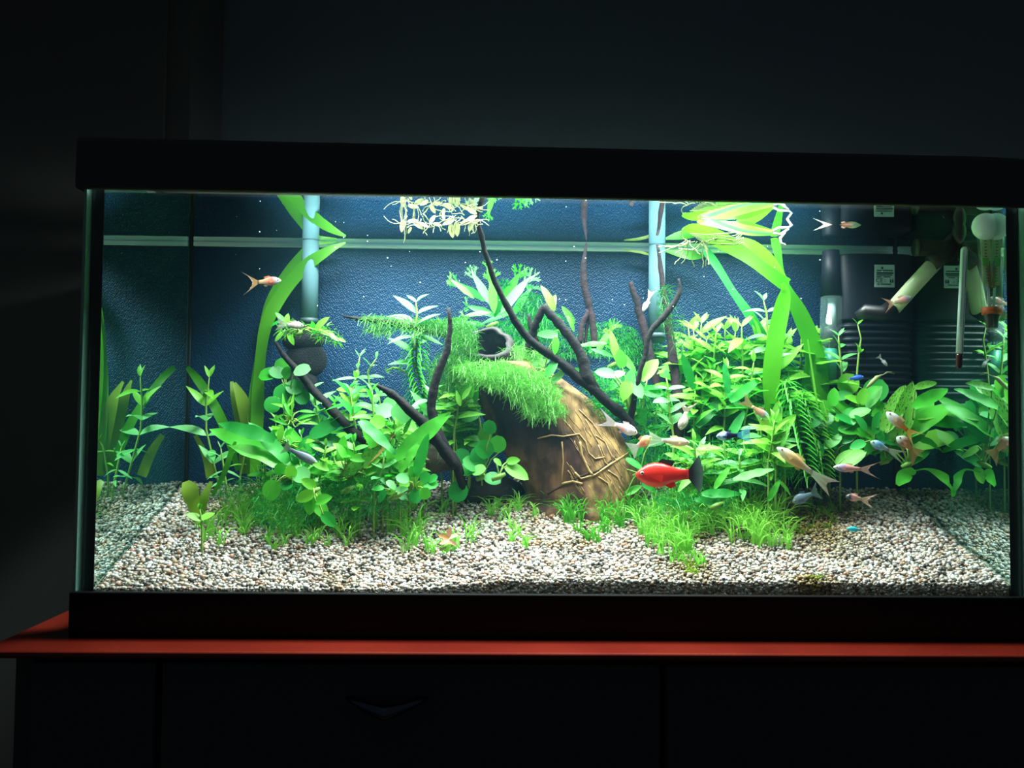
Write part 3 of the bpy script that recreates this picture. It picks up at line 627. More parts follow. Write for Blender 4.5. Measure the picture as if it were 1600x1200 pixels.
def stem(label, pts, Y, nodes=8, ll=34, kind='lance', mat='bright', group=None, topmat=None, whorl=2, up=.25, name='stem_plant', cat='aquatic plant', twist=0):
    q = spath(pts, Y, nodes*2+1); t = thing(name, q[0], label, cat, group)
    qs = list(q); gz = zg(q[0].x, q[0].y)-.002
    if 'branch' not in label or 'pole' in label:
        if q[0].z > gz+.004: qs = [Vector((q[0].x, q[0].y, lerp(gz, q[0].z, k_/3))) for k_ in range(3)]+qs
    mb = MB(); mb.tube(qs, [.0011]*(len(qs)-2)+[.0009, .0005], 5); mb.build('stem', stemmat, t)
    a0 = random.uniform(-.7, .7)+twist; s = mpp(Y)*ll
    for i in range(nodes+1):
        p = q[min(2*i, len(q)-1)]; f = i/nodes
        if i == 0: continue
        m_ = topmat if topmat and f > .7 else mat
        el = up+(.75 if i == nodes else 0)+random.uniform(-.35, .5)
        for k in range(whorl+(1 if i == nodes else 0)):
            a = a0+(i % 2)*math.pi/2*(.75)+2*math.pi*k/whorl+random.uniform(-.25, .25)
            el = el+random.uniform(-.2, .2); d = Vector((math.cos(a), math.sin(a)*.8, 0))*math.cos(el)+Vector((0, 0, math.sin(el)))
            z = Vector((0, -.75+random.uniform(-.3, .3), 1))
            sz = s*(.75+.35*math.sin(math.pi*min(1, f*.9+.1)))*random.uniform(.85, 1.15)*(.65 if i == nodes else 1)
            e_ = p+d*sz
            if abs(e_.x) > .386 or e_.y > .199 or e_.y < .003: continue
            put('leaf', LM(kind, m_, random.choice((0, 1))), t, p, d, z, sz)
    return t
def rosette(label, base, leaves, Y, kind='oval', mat='mid', name='anubias', cat='aquatic plant', petiole=True, rh=True, group=None, mats=None):
    """leaves: (px,py of leaf middle, length px, direction deg in view, [mat])"""
    c = P(*base, Y); t = thing(name, c, label, cat, group)
    if rh:
        mb = MB(); mb.tube([c+Vector((-.007, 0, -.003)), c+Vector((0, -.001, 0)), c+Vector((.006, 0, .003))], [.002, .003, .0015], 7); mb.build('rhizome', rhiz, t)
    for lf in leaves:
        px, py, ln, an = lf[:4]; m_ = lf[4] if len(lf) > 4 else (random.choice(mats) if mats else mat)
        a = math.radians(an); Yl = Y+random.uniform(-.018, .010); dy = random.uniform(-.35, .1)
        s = ln*mpp(Yl); d = Vector((math.cos(a), dy, math.sin(a))).normalized()
        mid = P(px, py, Yl); st_ = mid-d*s*.5; st_ = clampw(st_)
        z = Vector((random.uniform(-.3, .3), -1, random.uniform(.3, 1.2)))
        put('leaf', LM(kind, m_, random.choice((0, 1))), t, st_, d, z, s)
        if petiole:
            h = c.lerp(st_, .5)+Vector((0, -.002, .2*(st_-c).length)); mb = MB()
            mb.tube([c, c.lerp(h, .5)+Vector((0, 0, .001)), h, h.lerp(st_, .55), st_+d*.001], [.0009, .0008, .0008, .0007, .0006], 5, capped=False); mb.build('leaf_stalk', stemmat, t)
    return t
def ribbon_plant(label, base, ribbons, name='tape_grass', mat='ribbon', cat='aquatic plant'):
    t = thing(name, base, label, cat)
    for rb in ribbons:
        mt = G[rb[0]]; pts = rb[1]; n = len(pts); rows = []
        # catmull-rom
        ctrl = [pts[0]]+list(pts)+[pts[-1]]; fine = []
        for i in range(1, len(ctrl)-2):
            for j in range(6):
                u = j/6; fine.append([.5*((2*ctrl[i][k])+(-ctrl[i-1][k]+ctrl[i+1][k])*u+(2*ctrl[i-1][k]-5*ctrl[i][k]+4*ctrl[i+1][k]-ctrl[i+2][k])*u*u+(-ctrl[i-1][k]+3*ctrl[i][k]-3*ctrl[i+1][k]+ctrl[i+2][k])*u**3) for k in range(4)])
        fine.append(list(pts[-1]))
        q = [P(a[0], a[1], a[3]) for a in fine]
        for i, a in enumerate(fine):
            tg = (q[min(i+1, len(q)-1)]-q[max(i-1, 0)]).normalized(); sd = tg.cross(Vector((0, -1, 0)));
            if sd.length < .05: sd = Vector((1, 0, 0))
            sd.normalize(); tw = .5*math.sin(i*.22+len(pts)); hw = a[2]/2*mpp(a[3]); nrm = tg.cross(sd)
            s2 = (sd*math.cos(tw)+nrm*math.sin(tw))*hw
            c = q[i]; c = Vector((c.x, c.y, min(c.z, ZW-.001)))
            l_, r_ = c-s2, c+s2
            for e_ in (l_, r_): e_.z = min(e_.z, ZW-.0008); e_.y = max(.004, min(.2, e_.y)); e_.x = max(-.388, min(.388, e_.x))
            rows.append([l_, c+nrm*hw*.18, r_])
        mb = MB(); mb.quad_strip(rows); mb.build('leaf', mt, t)
    return t
# --- tape grass left
g0 = ground(385, 790)
ribbon_plant('tall tape grass at left whose bright leaves bend at the water surface', P(398, 740, .17), [
 ('ribbon', [(398, 740, 14, .168), (402, 650, 20, .17), (405, 580, 22, .172), (415, 510, 22, .174), (440, 460, 20, .176), (475, 418, 20, .178), (512, 392, 14, .179), (540, 379, 4, .18)]),
 ('ribbon', [(392, 740, 12, .175), (396, 640, 18, .176), (404, 560, 16, .178), (418, 480, 14, .18), (450, 430, 20, .182), (478, 396, 19, .184), (497, 377, 12, .186), (526, 371, 5, .187)]),
 ('olive', [(392, 745, 14, .172), (388, 680, 20, .174), (380, 630, 20, .175), (366, 598, 6, .176)])])
ribbon_plant('blurred olive tape grass leaning towards the left back corner', P(350, 740, .175), [
 ('ribbon', [(372, 735, 10, .172), (352, 670, 15, .174), (330, 625, 15, .176), (308, 592, 13, .178), (292, 574, 8, .18)]),
 ('olive', [(330, 745, 16, .176), (320, 710, 14, .178), (305, 680, 8, .18)]),
 ('olive', [(382, 740, 18, .178), (375, 670, 16, .18), (368, 620, 15, .182), (362, 596, 5, .184)])])
ribbon_plant('short broad folded olive leaves by the left glass pane', ground(305, 812), [
 ('olive', [(308, 812, 20, .085), (302, 785, 28, .086), (296, 765, 26, .09), (290, 752, 10, .095)]),
 ('olive', [(310, 812, 12, .088), (318, 780, 20, .09), (330, 752, 6, .1)]),
 ('ribbon', [(332, 775, 6, .1), (350, 740, 10, .1), (362, 705, 8, .105), (368, 690, 4, .105)])], name='folded_leaf_plant')
# --- tape grass right
ribbon_plant('large tape grass at right with broad bright leaves arching from the gravel', P(1215, 690, .12), [
 ('ribbon', [(1215, 690, 14, .125), (1205, 640, 24, .12), (1205, 590, 27, .118), (1212, 530, 27, .116), (1222, 480, 24, .114), (1227, 455, 20, .113), (1222, 442, 10, .113)]),
 ('ribbon', [(1285, 660, 16, .15), (1282, 600, 28, .15), (1270, 540, 28, .148), (1250, 490, 24, .146), (1232, 455, 18, .14), (1222, 425, 10, .14), (1213, 385, 14, .14), (1207, 366, 6, .14)]),
 ('ribbon', [(1245, 640, 12, .16), (1262, 590, 16, .16), (1262, 540, 16, .158), (1243, 490, 14, .155), (1228, 450, 10, .15)]),
 ('ribbon', [(1230, 446, 22, .115), (1200, 425, 26, .105), (1160, 395, 28, .095), (1120, 372, 26, .085), (1085, 358, 18, .08), (1066, 360, 6, .08)]),
 ('ribbon', [(1226, 446, 16, .12), (1205, 412, 20, .118), (1175, 385, 22, .115), (1150, 372, 8, .112)]),
 ('deep', [(1195, 530, 14, .17), (1170, 490, 16, .17), (1145, 455, 16, .172), (1120, 415, 15, .174), (1103, 392, 12, .176)]),
 ('lime', [(1278, 640, 3, .13), (1272, 600, 3, .13), (1266, 560, 3.5, .13), (1262, 530, 3, .13)])])
ribbon_plant('floating uprooted plantlet with yellow tipped leaves at the surface', P(1205, 366, .06), [
 ('lime', [(1208, 364, 8, .06), (1170, 360, 16, .062), (1125, 350, 20, .064), (1100, 344, 16, .066), (1090, 340, 6, .066)]),
 ('ribbon', [(1208, 363, 7, .064), (1165, 352, 14, .066), (1125, 338, 14, .068), (1098, 332, 11, .07), (1090, 331, 5, .07)]),
 ('blue', [(1205, 365, 4, .058), (1160, 360, 5, .058), (1115, 345, 6, .058), (1096, 338, 4, .058)])], name='floating_plantlet')
ribbon_plant('blurred floating leaf tip drifting beside the right riser tube', P(1098, 400, .17), [
 ('ribbon', [(1040, 392, 4, .185), (1062, 396, 14, .182), (1085, 399, 14, .18), (1105, 398, 5, .178)]),
 ('olive', [(975, 391, 2, .19), (1000, 394, 5, .19), (1030, 402, 5, .188)])], name='floating_leaf')
# roots
def strand_mesh(mb, pts, r, n=4): mb.tube(pts, r, n, capped=False)
def curly(c, n, ln, r, drop=.4, seed=0):
    rr2 = random.Random(seed); mb = MB()
    for i in range(n):
        p = Vector(c)+Vector((rr2.uniform(-.4, .4), rr2.uniform(-.3, .3), 0))*ln; a = rr2.uniform(0, 6.28); pts = [p]; el = rr2.uniform(-1.3, -.1)
        for k in range(9):
            a += rr2.uniform(-.7, .7); el += rr2.uniform(-.5, .5); pts.append(clampw(pts[-1]+Vector((math.cos(a)*math.cos(el), .5*math.sin(a), math.sin(el)*.8))*ln/8))
        strand_mesh(mb, pts, r)
    return mb
rt = thing('floating_roots', P(1130, 385, .08), 'tangle of fine white roots hanging under the bent right-hand leaves', 'plant roots')
mb = curly(P(1085, 378, .08), 16, .028, .00045, seed=3); o = mb.build('root_tangle', G['pale'], rt); o['kind'] = 'stuff'
mb = MB()
for k in range(8):
    y = 365+k*2.2; strand_mesh(mb, [P(1078+k*3, y, .078), P(1105, y+2, .078), P(1130, y+2+random.uniform(-3, 3), .077), P(1150, y+random.uniform(-5, 6), .077), P(1162, y-3+random.uniform(-6, 6), .077)], .0005)
o = mb.build('long_roots', G['pale'], rt); o['kind'] = 'stuff'
t = thing('white_runner', P(1215, 360, .06), 'thick white curled root at the stub of the floating plantlet', 'plant roots')
for pth in ([(1208, 361), (1218, 356), (1232, 356), (1237, 352), (1228, 340), (1219, 330), (1217, 322)], [(1208, 364), (1218, 367), (1226, 362), (1232, 357)], [(1226, 362), (1219, 372), (1220, 380), (1227, 383)]):
    mb = MB(); mb.tube([P(x, y, .06) for x, y in pth], [.0016, .0014, .0013, .0012, .001, .0008, .0006][:len(pth)], 6); mb.build('root', pbr('white_root', (.85, .88, .80), .5), t)
# floating clump, top centre
t = thing('floating_weed', P(690, 330, .06), 'pale yellow floating weed clump with trailing roots under the surface', 'aquatic plant')
for ctr, n, ln, sd in (((640, 325), 9, .030, 5), ((676, 348), 8, .020, 6), ((712, 338), 10, .022, 7), ((735, 345), 14, .018, 8)):
    mb = curly(P(*ctr, .06), n, ln*.8, .00035, seed=sd); o = mb.build('root_tangle', G['pale'], t); o['kind'] = 'stuff'
for (x, y, ln, an) in ((640, 360, 9, 240), (629, 340, 16, 260), (662, 351, 12, 150), (676, 342, 13, 60), (684, 351, 12, 350), (700, 335, 16, 200), (706, 337, 18, 280), (714, 340, 18, 275), (693, 326, 10, 100), (728, 347, 18, 200), (736, 352, 17, 250), (738, 340, 14, 30), (646, 326, 14, 10), (655, 330, 14, 330)):
    s = ln*mpp(.06)*1.25; a = math.radians(an); d = Vector((math.cos(a), .1, math.sin(a))); put('leaf', LM('broad', 'pale', 0), t, clampw(P(x, y, .06)-d*s*.5), d, (0, -1, .4), s)
for pth in ([(652, 326), (665, 338), (670, 346)], [(675, 322), (685, 332), (690, 340)], [(622, 316), (616, 324), (611, 331)]):
    mb = MB(); mb.tube([P(x, y, .06) for x, y in pth], .0006, 5); mb.build('runner', G['pale'], t)
# --- fern above log with branching tips
ff = []
for (x, y, ln, an, m_) in ((770, 460, 62, 95, 'bright'), (735, 455, 62, 150, 'mid'), (722, 450, 50, 140, 'bright'), (795, 455, 72, 60, 'bright'), (805, 460, 76, 52, 'blue'), (752, 450, 60, 120, 'blue'), (780, 470, 55, 75, 'deep'), (815, 470, 60, 60, 'mid'), (752, 485, 52, 160, 'mid'), (745, 490, 46, 185, 'bright'), (790, 490, 46, 20, 'mid'), (765, 430, 40, 100, 'bright'), (768, 500, 40, 200, 'deep'), (740, 505, 40, 170, 'mid')):
    ff.append((x, y, ln, an, m_))
rosette('bright fern with finely branched leaf tips growing above the log opening', (770, 508), ff, .165, kind='fern', name='branched_fern', petiole=False)
rosette('small branched fern beside the log right of the thick stubby branch', (960, 570), [(925, 538, 52, 185, 'bright'), (945, 530, 56, 60, 'bright'), (960, 540, 60, 100, 'lime'), (975, 560, 60, 130, 'bright'), (940, 550, 40, 160, 'mid')], .15, kind='fern', name='branched_fern', petiole=False)
rosette('two slim upright olive leaves behind the log opening', (868, 520), [(858, 465, 44, 110, 'lime'), (862, 478, 40, 70, 'lime'), (888, 492, 34, 125, 'old'), (893, 505, 26, 300, 'old')], .172, kind='sword', name='slim_leaf_plant', petiole=False)
# --- stem plants left corner
stem('pale leafy stem standing alone in the left back corner', [(345, 770), (333, 720), (322, 670), (322, 630), (327, 590)], .165, 8, 42, mat='blue', kind='lance', topmat='lime')
stem('short slim leafy stem at the foot of the left corner stem', [(356, 770), (350, 735), (345, 700)], .16, 4, 26, mat='blue', kind='slim')
stem('small seedling with oval leaves on the open gravel near the left pane', [(316, 830), (314, 810), (312, 795)], .055, 2, 20, mat='lime', kind='oval')
stem('thin leafy stem rising behind the large left strap leaves', [(375, 745), (385, 700), (392, 690)], .17, 3, 24, mat='lime', kind='slim')
# --- left straps
rosette('large bright strap-leaved fern fanning out at lower left', (470, 745), [(385, 672, 92, 160, 'mid'), (385, 690, 120, 155, 'bright'), (420, 712, 125, 153, 'bright'), (420, 690, 90, 135, 'mid'), (445, 682, 56, 140, 'bright'), (465, 690, 60, 120, 'bright')], .11, kind='strap', name='strap_fern', petiole=False)
# anubias at left
rosette('round-leaved plant beside the tall left tape grass', (452, 650), [(420, 585, 32, 190, 'bright'), (441, 572, 26, 100, 'bright'), (472, 579, 28, 10, 'blue'), (444, 617, 36, 280, 'mid'), (426, 632, 28, 260, 'mid'), (433, 582, 26, 160, 'mid'), (448, 583, 22, 70, 'bright'), (460, 605, 28, 330, 'mid'), (472, 620, 26, 300, 'deep')], .15, kind='round', mat='bright')
rosette('round-leaved plant at lower left with large translucent coin leaves', (455, 745), [(438, 733, 20, 110, 'bright'), (455, 738, 22, 60, 'lime'), (471, 742, 30, 340, 'blue'), (452, 752, 24, 270, 'mid'), (425, 766, 34, 240, 'bright'), (448, 758, 20, 200, 'deep')], .075, kind='round')
rosette('broad yellow-green leaves cascading over the gravel at lower left', (490, 768), [(482, 755, 26, 150, 'lime'), (476, 776, 32, 200, 'lime'), (493, 774, 32, 300, 'lime'), (484, 790, 30, 270, 'bright'), (502, 796, 34, 310, 'bright'), (514, 812, 30, 320, 'mid'), (505, 780, 28, 20, 'bright')], .06, kind='oval')
# center-left thickets
def rnd_rosette(label, base, rx, ry, n, ln, Y, kind, mats, name, rot=(0, 180)):
    ls = []
    for i in range(n):
        a = random.uniform(*rot); u = random.uniform(.35, 1); x = base[0]+math.cos(math.radians(a))*rx*u; y = base[1]-math.sin(math.radians(a))*ry*u
        ls.append((x, y, ln*random.uniform(.75, 1.2), a+random.uniform(-50, 50), random.choice(mats)))
    return rosette(label, base, ls, Y, kind=kind, name=name)
def thicket(lab, group, box, n, Yr, hl, nodes, ll, kind, mats, top=None, **k):
    x0, y0, x1, y1 = box
    for i in range(n):
        x = lerp(x0, x1, (i+.5)/n)+random.uniform(-8, 8); yt = lerp(y0, y1, random.random()); Y = random.uniform(*Yr); b_ = yt+random.uniform(*hl)
        dx = random.uniform(-16, 16)
        stem(lab, [(x+dx, b_), (x+dx*.4, (yt+b_)/2), (x, yt)], Y, nodes+1, ll*random.uniform(.95, 1.35), kind, random.choice(mats), group, top, **k)
stem('tall slim-leaved pale stem against the dark background left of centre', [(552, 690), (553, 640), (556, 600), (560, 570), (562, 558)], .17, 8, 34, 'slim', 'blue')
stem('second slim-leaved stem whose tip touches the tall one left of centre', [(600, 680), (585, 640), (578, 610), (575, 580), (588, 560)], .168, 8, 26, 'lance', 'blue')
stem('oval-leaved yellow-green stem in front of the tall slim-leaved ones', [(545, 700), (546, 660), (548, 620), (556, 590)], .15, 5, 26, 'oval', 'lime')
stem('star-topped pale stem growing on the mossy horizontal branch', [(648, 545), (648, 515), (652, 490), (650, 472)], .138, 4, 46, 'lance', 'blue')
stem('star-topped pale stem below the mossy horizontal branch', [(650, 590), (644, 555), (644, 530)], .15, 3, 42, 'lance', 'blue')
thicket('slim pale green stem of the thicket left of the log', 'stems of the thicket left of the log', (490, 600, 740, 690), 16, (.115, .17), (70, 100), 5, 30, 'lance', ['bright', 'mid', 'blue', 'lime'], None)
thicket('small-leaved low stem of the lower left thicket', 'stems of the lower left thicket', (410, 660, 540, 730), 9, (.10, .15), (60, 80), 5, 22, 'broad', ['bright', 'mid', 'lime'], None)
thicket('slim bright stem in the row just left of the log edge', 'stems at the left edge of the log', (698, 570, 745, 640), 5, (.13, .165), (70, 90), 5, 34, 'lance', ['lime', 'bright', 'blue'], None)
thicket('short oval-leaved stem at the front of the left thicket', 'short stems at the front of the left thicket', (500, 690, 640, 750), 9, (.085, .11), (50, 70), 4, 24, 'broad', ['bright', 'lime', 'bright'], None)
rosette('broad pale heart-like leaves under the curved left branch', (615, 690), [(602, 642, 30, 200, 'blue'), (628, 645, 36, 300, 'blue'), (610, 632, 26, 60, 'blue'), (640, 668, 24, 350, 'lime'), (590, 660, 26, 160, 'lime'), (625, 672, 26, 250, 'lime')], .12, kind='round')
rnd_rosette('dense yellow-green rosette of narrow leaves below the pale heart leaves', (615, 690), 40, 34, 24, 26, .105, 'lance', ['lime', 'bright'], 'leaf_rosette', (10, 170))
rosette('big bright strap leaf plant in front of the forked branch', (628, 745), [(660, 680, 112, 42, 'bright'), (640, 712, 60, 60, 'bright'), (658, 712, 70, 75, 'mid'), (590, 680, 78, 325, 'mid'), (580, 690, 52, 300, 'bright')], .08, kind='strap', name='strap_fern', petiole=False)
rosette('decaying orange-brown ragged leaf in the left thicket', (545, 765), [(578, 712, 100, 48, 'brown'), (566, 720, 80, 40, 'old')], .08, kind='strap', name='decaying_leaf', petiole=False)
rosette('small round-leaved plant with whitish tips in front of the brown stone', (620, 775), [(603, 752, 20, 150, 'blue'), (612, 758, 20, 320, 'blue'), (597, 775, 22, 240, 'mid'), (628, 775, 26, 330, 'mid'), (628, 765, 20, 10, 'blue'), (612, 768, 18, 200, 'lime'), (590, 763, 20, 180, 'mid')], .075, kind='oval')
rosette('round-leaved cluster around a pale bud near the brown stone', (648, 770), [(629, 748, 22, 160, 'mid'), (645, 737, 18, 110, 'bright'), (648, 746, 18, 60, 'lime'), (632, 756, 18, 200, 'lime'), (672, 757, 26, 0, 'mid'), (664, 746, 20, 40, 'mid'), (664, 771, 20, 290, 'bright'), (650, 775, 24, 250, 'deep'), (676, 748, 18, 30, 'mid'), (655, 758, 14, 270, 'lime')], .08, kind='round')
stem('pair of small white-tipped stems below the strap leaves', [(585, 760), (598, 735), (600, 715)], .085, 3, 24, 'broad', 'blue')
rosette('round-leaved plant left of the log foot with many coin leaves', (755, 745), [(722, 715, 30, 100, 'deep'), (740, 690, 28, 170, 'bright'), (758, 680, 24, 70, 'lime'), (757, 702, 32, 120, 'mid'), (778, 694, 28, 100, 'bright'), (735, 650, 30, 200, 'blue'), (715, 700, 26, 200, 'mid'), (736, 725, 30, 150, 'mid'), (748, 712, 30, 280, 'deep'), (770, 748, 28, 340, 'deep'), (716, 768, 34, 265, 'deep'), (765, 668, 24, 100, 'mid'), (748, 735, 24, 20, 'bright'), (725, 735, 26, 180, 'mid')], .12, kind='round')
rosette('two spotted yellow-green leaves lying against the left side of the log', (780, 745), [(802, 720, 22, 10, 'lime'), (808, 738, 42, 332, 'lime'), (778, 722, 16, 320, 'lime')], .095, kind='oval')
rnd_rosette('curly narrow-leaved yellow-green rosette right of the round-leaved plant', (455, 660), 36, 40, 20, 26, .135, 'slim', ['lime', 'bright'], 'leaf_rosette', (0, 180))
rnd_rosette('loose small-leaved green plant under the slanting left branch', (450, 700), 34, 26, 16, 20, .12, 'broad', ['lime', 'mid', 'bright'], 'leaf_rosette', (0, 180))
rnd_rosette('leafy green mound beside the orange-brown decaying leaf', (540, 740), 46, 40, 18, 34, .085, 'broad', ['bright', 'mid', 'bright', 'lime'], 'leaf_rosette', (0, 180))
rnd_rosette('narrow-leaved star rosette in the gap left of the log', (722, 640), 30, 40, 16, 34, .125, 'lance', ['lime', 'bright'], 'leaf_rosette', (10, 170))
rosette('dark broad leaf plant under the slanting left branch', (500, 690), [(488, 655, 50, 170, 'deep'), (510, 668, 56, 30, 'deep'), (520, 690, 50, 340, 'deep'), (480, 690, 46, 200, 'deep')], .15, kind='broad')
rosette('small leafy plantlet on top of the black sponge filter', (470, 520), [(438, 496, 22, 130, 'bright'), (448, 500, 22, 80, 'lime'), (430, 505, 20, 200, 'mid'), (502, 505, 30, 50, 'lime'), (512, 520, 24, 350, 'lime'), (522, 527, 18, 330, 'bright'), (436, 526, 20, 230, 'lime'), (455, 530, 20, 300, 'lime'), (534, 531, 14, 340, 'lime'), (490, 512, 22, 100, 'bright')], .16, kind='broad', name='plantlet')
# whorled plants
whm = []
for v in range(3):
    mb = MB(); rr3 = random.Random(v)
    for k in range(9):
        a = 2*math.pi*k/9+rr3.uniform(-.2, .2); d = Vector((math.cos(a), math.sin(a), 0)); sd = Vector((-math.sin(a), math.cos(a), 0)); rows = []
        for i in range(6):
            u = i/5; rows.append([d*u+Vector((0, 0, .35*u-.75*u*u))-sd*.11*(1-u*.9), d*u+Vector((0, 0, .35*u-.75*u*u))+sd*.11*(1-u*.9)])
        mb.quad_strip(rows)
    whm.append(mb)
whme = {k: [m_.mesh('leaf_whorl', G[k]) for m_ in whm] for k in ('bright', 'mid', 'lime', 'ribbon')}
def whorled(label, pts, Y, n, r, mat, group=None):
    q = spath(pts, Y, n); t = thing('waterweed', q[0], label, 'aquatic plant', group)
    mb = MB(); mb.tube(q, .0011, 5); mb.build('stem', stemmat, t)
    for i, p in enumerate(q):
        f = i/(n-1); s = r*mpp(Y)*(1 if f < .85 else 1.35-f*.55)*random.uniform(.9, 1.1)
        d = (q[min(i+1, n-1)]-q[max(i-1, 0)]).normalized(); o = put('leaf_whorl', random.choice(whme[mat]), t, p, d.orthogonal(), d, s)
        o.rotation_mode = 'QUATERNION'
whorled('dense whorled waterweed left of the upright forked branch', [(668, 655), (660, 610), (650, 570), (652, 530)], .15, 18, 32, 'bright')
whorled('second whorled waterweed strand arching left towards the dark gap', [(665, 640), (640, 585), (618, 572), (604, 580)], .15, 10, 12, 'lime')
for i, pts in enumerate(([(1262, 745), (1250, 690), (1238, 640), (1228, 598)], [(1285, 740), (1278, 690), (1262, 640), (1255, 615)], [(1238, 735), (1225, 690), (1222, 655)])):
    whorled('dense bright whorled waterweed strand right of the broad tape grass leaf', pts, .12+.01*i, 18, 32, ('bright', 'ribbon', 'bright')[i], 'waterweed strands at right')
# --- right bank
BK = 'fresh green leafy stem of the tall bank right of the log'
thicket(BK, 'stems of the tall right bank', (1055, 510, 1300, 545), 17, (.155, .19), (110, 150), 7, 44, 'lance', ['bright', 'lime', 'bright'], 'lime')
thicket(BK, 'stems of the tall right bank', (1055, 560, 1210, 620), 14, (.13, .16), (90, 110), 6, 38, 'lance', ['bright', 'lime', 'mid'], 'lime')
stem('tallest leafy stem of the right bank, tip beside the broad tape leaf', [(1205, 600), (1200, 540), (1198, 490), (1193, 470)], .15, 7, 36, 'lance', 'blue')
stem('leafy stem with an upturned paddle leaf above the right bank', [(1098, 590), (1096, 550), (1094, 525), (1096, 505)], .165, 5, 46, 'lance', 'lime')
stem('leafy stem in front of the glass heater, left of the filter', [(1312, 640), (1316, 590), (1313, 560), (1310, 525)], .146, 6, 32, 'lance', 'blue')
stem('thin bare stem with a drooping curled top in front of the filter', [(1338, 600), (1341, 560), (1347, 520), (1340, 507)], .144, 2, 24, 'lance', 'lime')
stem('pale slender stem just right of the straight pole-like branch', [(1052, 680), (1046, 640), (1043, 600), (1041, 590)], .115, 5, 28, 'broad', 'blue')
thicket('yellow-green low stem in front of the right bank', 'low stems in front of the right bank', (1075, 645, 1225, 720), 15, (.085, .125), (55, 75), 4, 32, 'lance', ['lime', 'lime', 'blue'], None)
rosette('dark green broad curved leaves in the middle of the right bank', (1125, 700), [(1112, 640, 72, 50, 'deep'), (1135, 590, 50, 95, 'deep'), (1148, 625, 60, 310, 'deep'), (1165, 608, 62, 40, 'mid'), (1150, 665, 60, 60, 'deep'), (1075, 580, 60, 110, 'mid'), (1095, 695, 50, 100, 'bright')], .125, kind='strap', name='strap_fern', petiole=False)
rosette('yellow-tinged large pointed leaves at the foot of the broad tape grass leaf', (1195, 740), [(1212, 655, 60, 80, 'lime'), (1222, 668, 60, 45, 'lime'), (1195, 660, 60, 120, 'olive'), (1215, 690, 70, 60, 'old'), (1222, 718, 44, 200, 'lime'), (1180, 705, 40, 200, 'lime'), (1232, 725, 36, 0, 'lime')], .105, kind='sword', name='leaf_rosette', petiole=False)
rosette('bright strap leaf plant low on the gravel behind the foreground grass', (1120, 790), [(1178, 740, 66, 18, 'bright'), (1128, 770, 64, 5, 'mid'), (1128, 745, 44, 60, 'bright'), (1210, 765, 40, 60, 'bright'), (1228, 762, 30, 315, 'old'), (1110, 785, 50, 350, 'mid')], .07, kind='strap', name='strap_fern', petiole=False)
rosette('leafy pale sprig above the black tail of the red fish', (1075, 735), [(1064, 715, 24, 120, 'bright'), (1080, 712, 22, 60, 'blue'), (1090, 735, 30, 320, 'blue'), (1050, 712, 24, 160, 'lime'), (1095, 725, 24, 20, 'blue'), (1040, 730, 26, 200, 'lime')], .1, kind='broad')
# between log and bank
rosette('pale round-leaved plant right of the log below the small branched fern', (985, 650), [(945, 583, 32, 170, 'blue'), (966, 585, 24, 20, 'blue'), (978, 610, 34, 250, 'lime'), (995, 608, 34, 300, 'blue'), (1022, 612, 36, 0, 'mid'), (970, 560, 30, 100, 'bright'), (1014, 577, 44, 55, 'lime'), (985, 590, 28, 80, 'blue'), (1000, 650, 36, 300, 'mid'), (960, 600, 24, 230, 'mid')], .13, kind='oval')
thicket('thin stem in the gap between the log and the right bank', 'stems between log and right bank', (930, 590, 1060, 640), 7, (.13, .17), (60, 80), 4, 26, 'lance', ['mid', 'bright', 'lime'], None)
rosette('green broad leaves tucked behind the head of the red fish', (1000, 740), [(992, 725, 32, 330, 'mid'), (1000, 700, 28, 60, 'deep'), (1015, 762, 30, 340, 'mid'), (990, 765, 28, 30, 'bright'), (950, 765, 50, 330, 'mid'), (1030, 690, 36, 20, 'deep')], .12, kind='broad')
rosette('leafy clump above the log between opening and stubby branch', (850, 580), [(855, 522, 34, 175, 'blue'), (868, 540, 28, 270, 'bright'), (843, 570, 36, 30, 'bright'), (862, 575, 34, 60, 'mid'), (872, 588, 28, 40, 'blue'), (830, 572, 26, 200, 'bright'), (900, 580, 30, 20, 'mid')], .125, kind='broad')
# --- right anubias group
AN = [(1302, 620, 30, 80, 'bright'), (1318, 618, 30, 20, 'mid'), (1305, 640, 24, 340, 'mid'), (1335, 625, 34, 160, 'lime'), (1348, 618, 28, 70, 'lime'), (1340, 640, 50, 60, 'mid'), (1360, 620, 48, 50, 'bright'), (1326, 655, 44, 230, 'mid'), (1355, 638, 34, 200, 'blue'), (1367, 628, 30, 85, 'bright'), (1383, 636, 30, 20, 'blue'), (1288, 652, 30, 60, 'bright'), (1298, 655, 22, 110, 'lime'), (1300, 676, 24, 200, 'mid'), (1325, 678, 28, 30, 'mid')]
rosette('large round-leaved plant covering the foot of the filter, upper cluster', (1335, 690), AN, .135, kind='oval')
rosette('round-leaved plant in front of the filter foot, lower cluster', (1365, 700), [(1372, 655, 28, 70, 'deep'), (1353, 677, 32, 150, 'bright'), (1396, 680, 34, 20, 'mid'), (1362, 702, 26, 300, 'bright'), (1356, 698, 26, 100, 'mid'), (1330, 716, 50, 30, 'lime'), (1340, 695, 26, 200, 'deep'), (1415, 742, 30, 240, 'lime'), (1370, 665, 30, 250, 'deep'), (1300, 690, 34, 220, 'bright'), (1345, 660, 30, 120, 'deep')], .115, kind='oval')
rosette('dark shaded round-leaved plant between waterweed and filter', (1320, 720), [(1290, 668, 34, 200, 'mid'), (1310, 660, 36, 100, 'deep'), (1350, 655, 46, 90, 'deep'), (1330, 685, 34, 150, 'deep'), (1305, 700, 30, 240, 'mid'), (1286, 690, 24, 180, 'bright'), (1368, 610, 40, 60, 'mid'), (1325, 600, 36, 60, 'lime')], .145, kind='round')
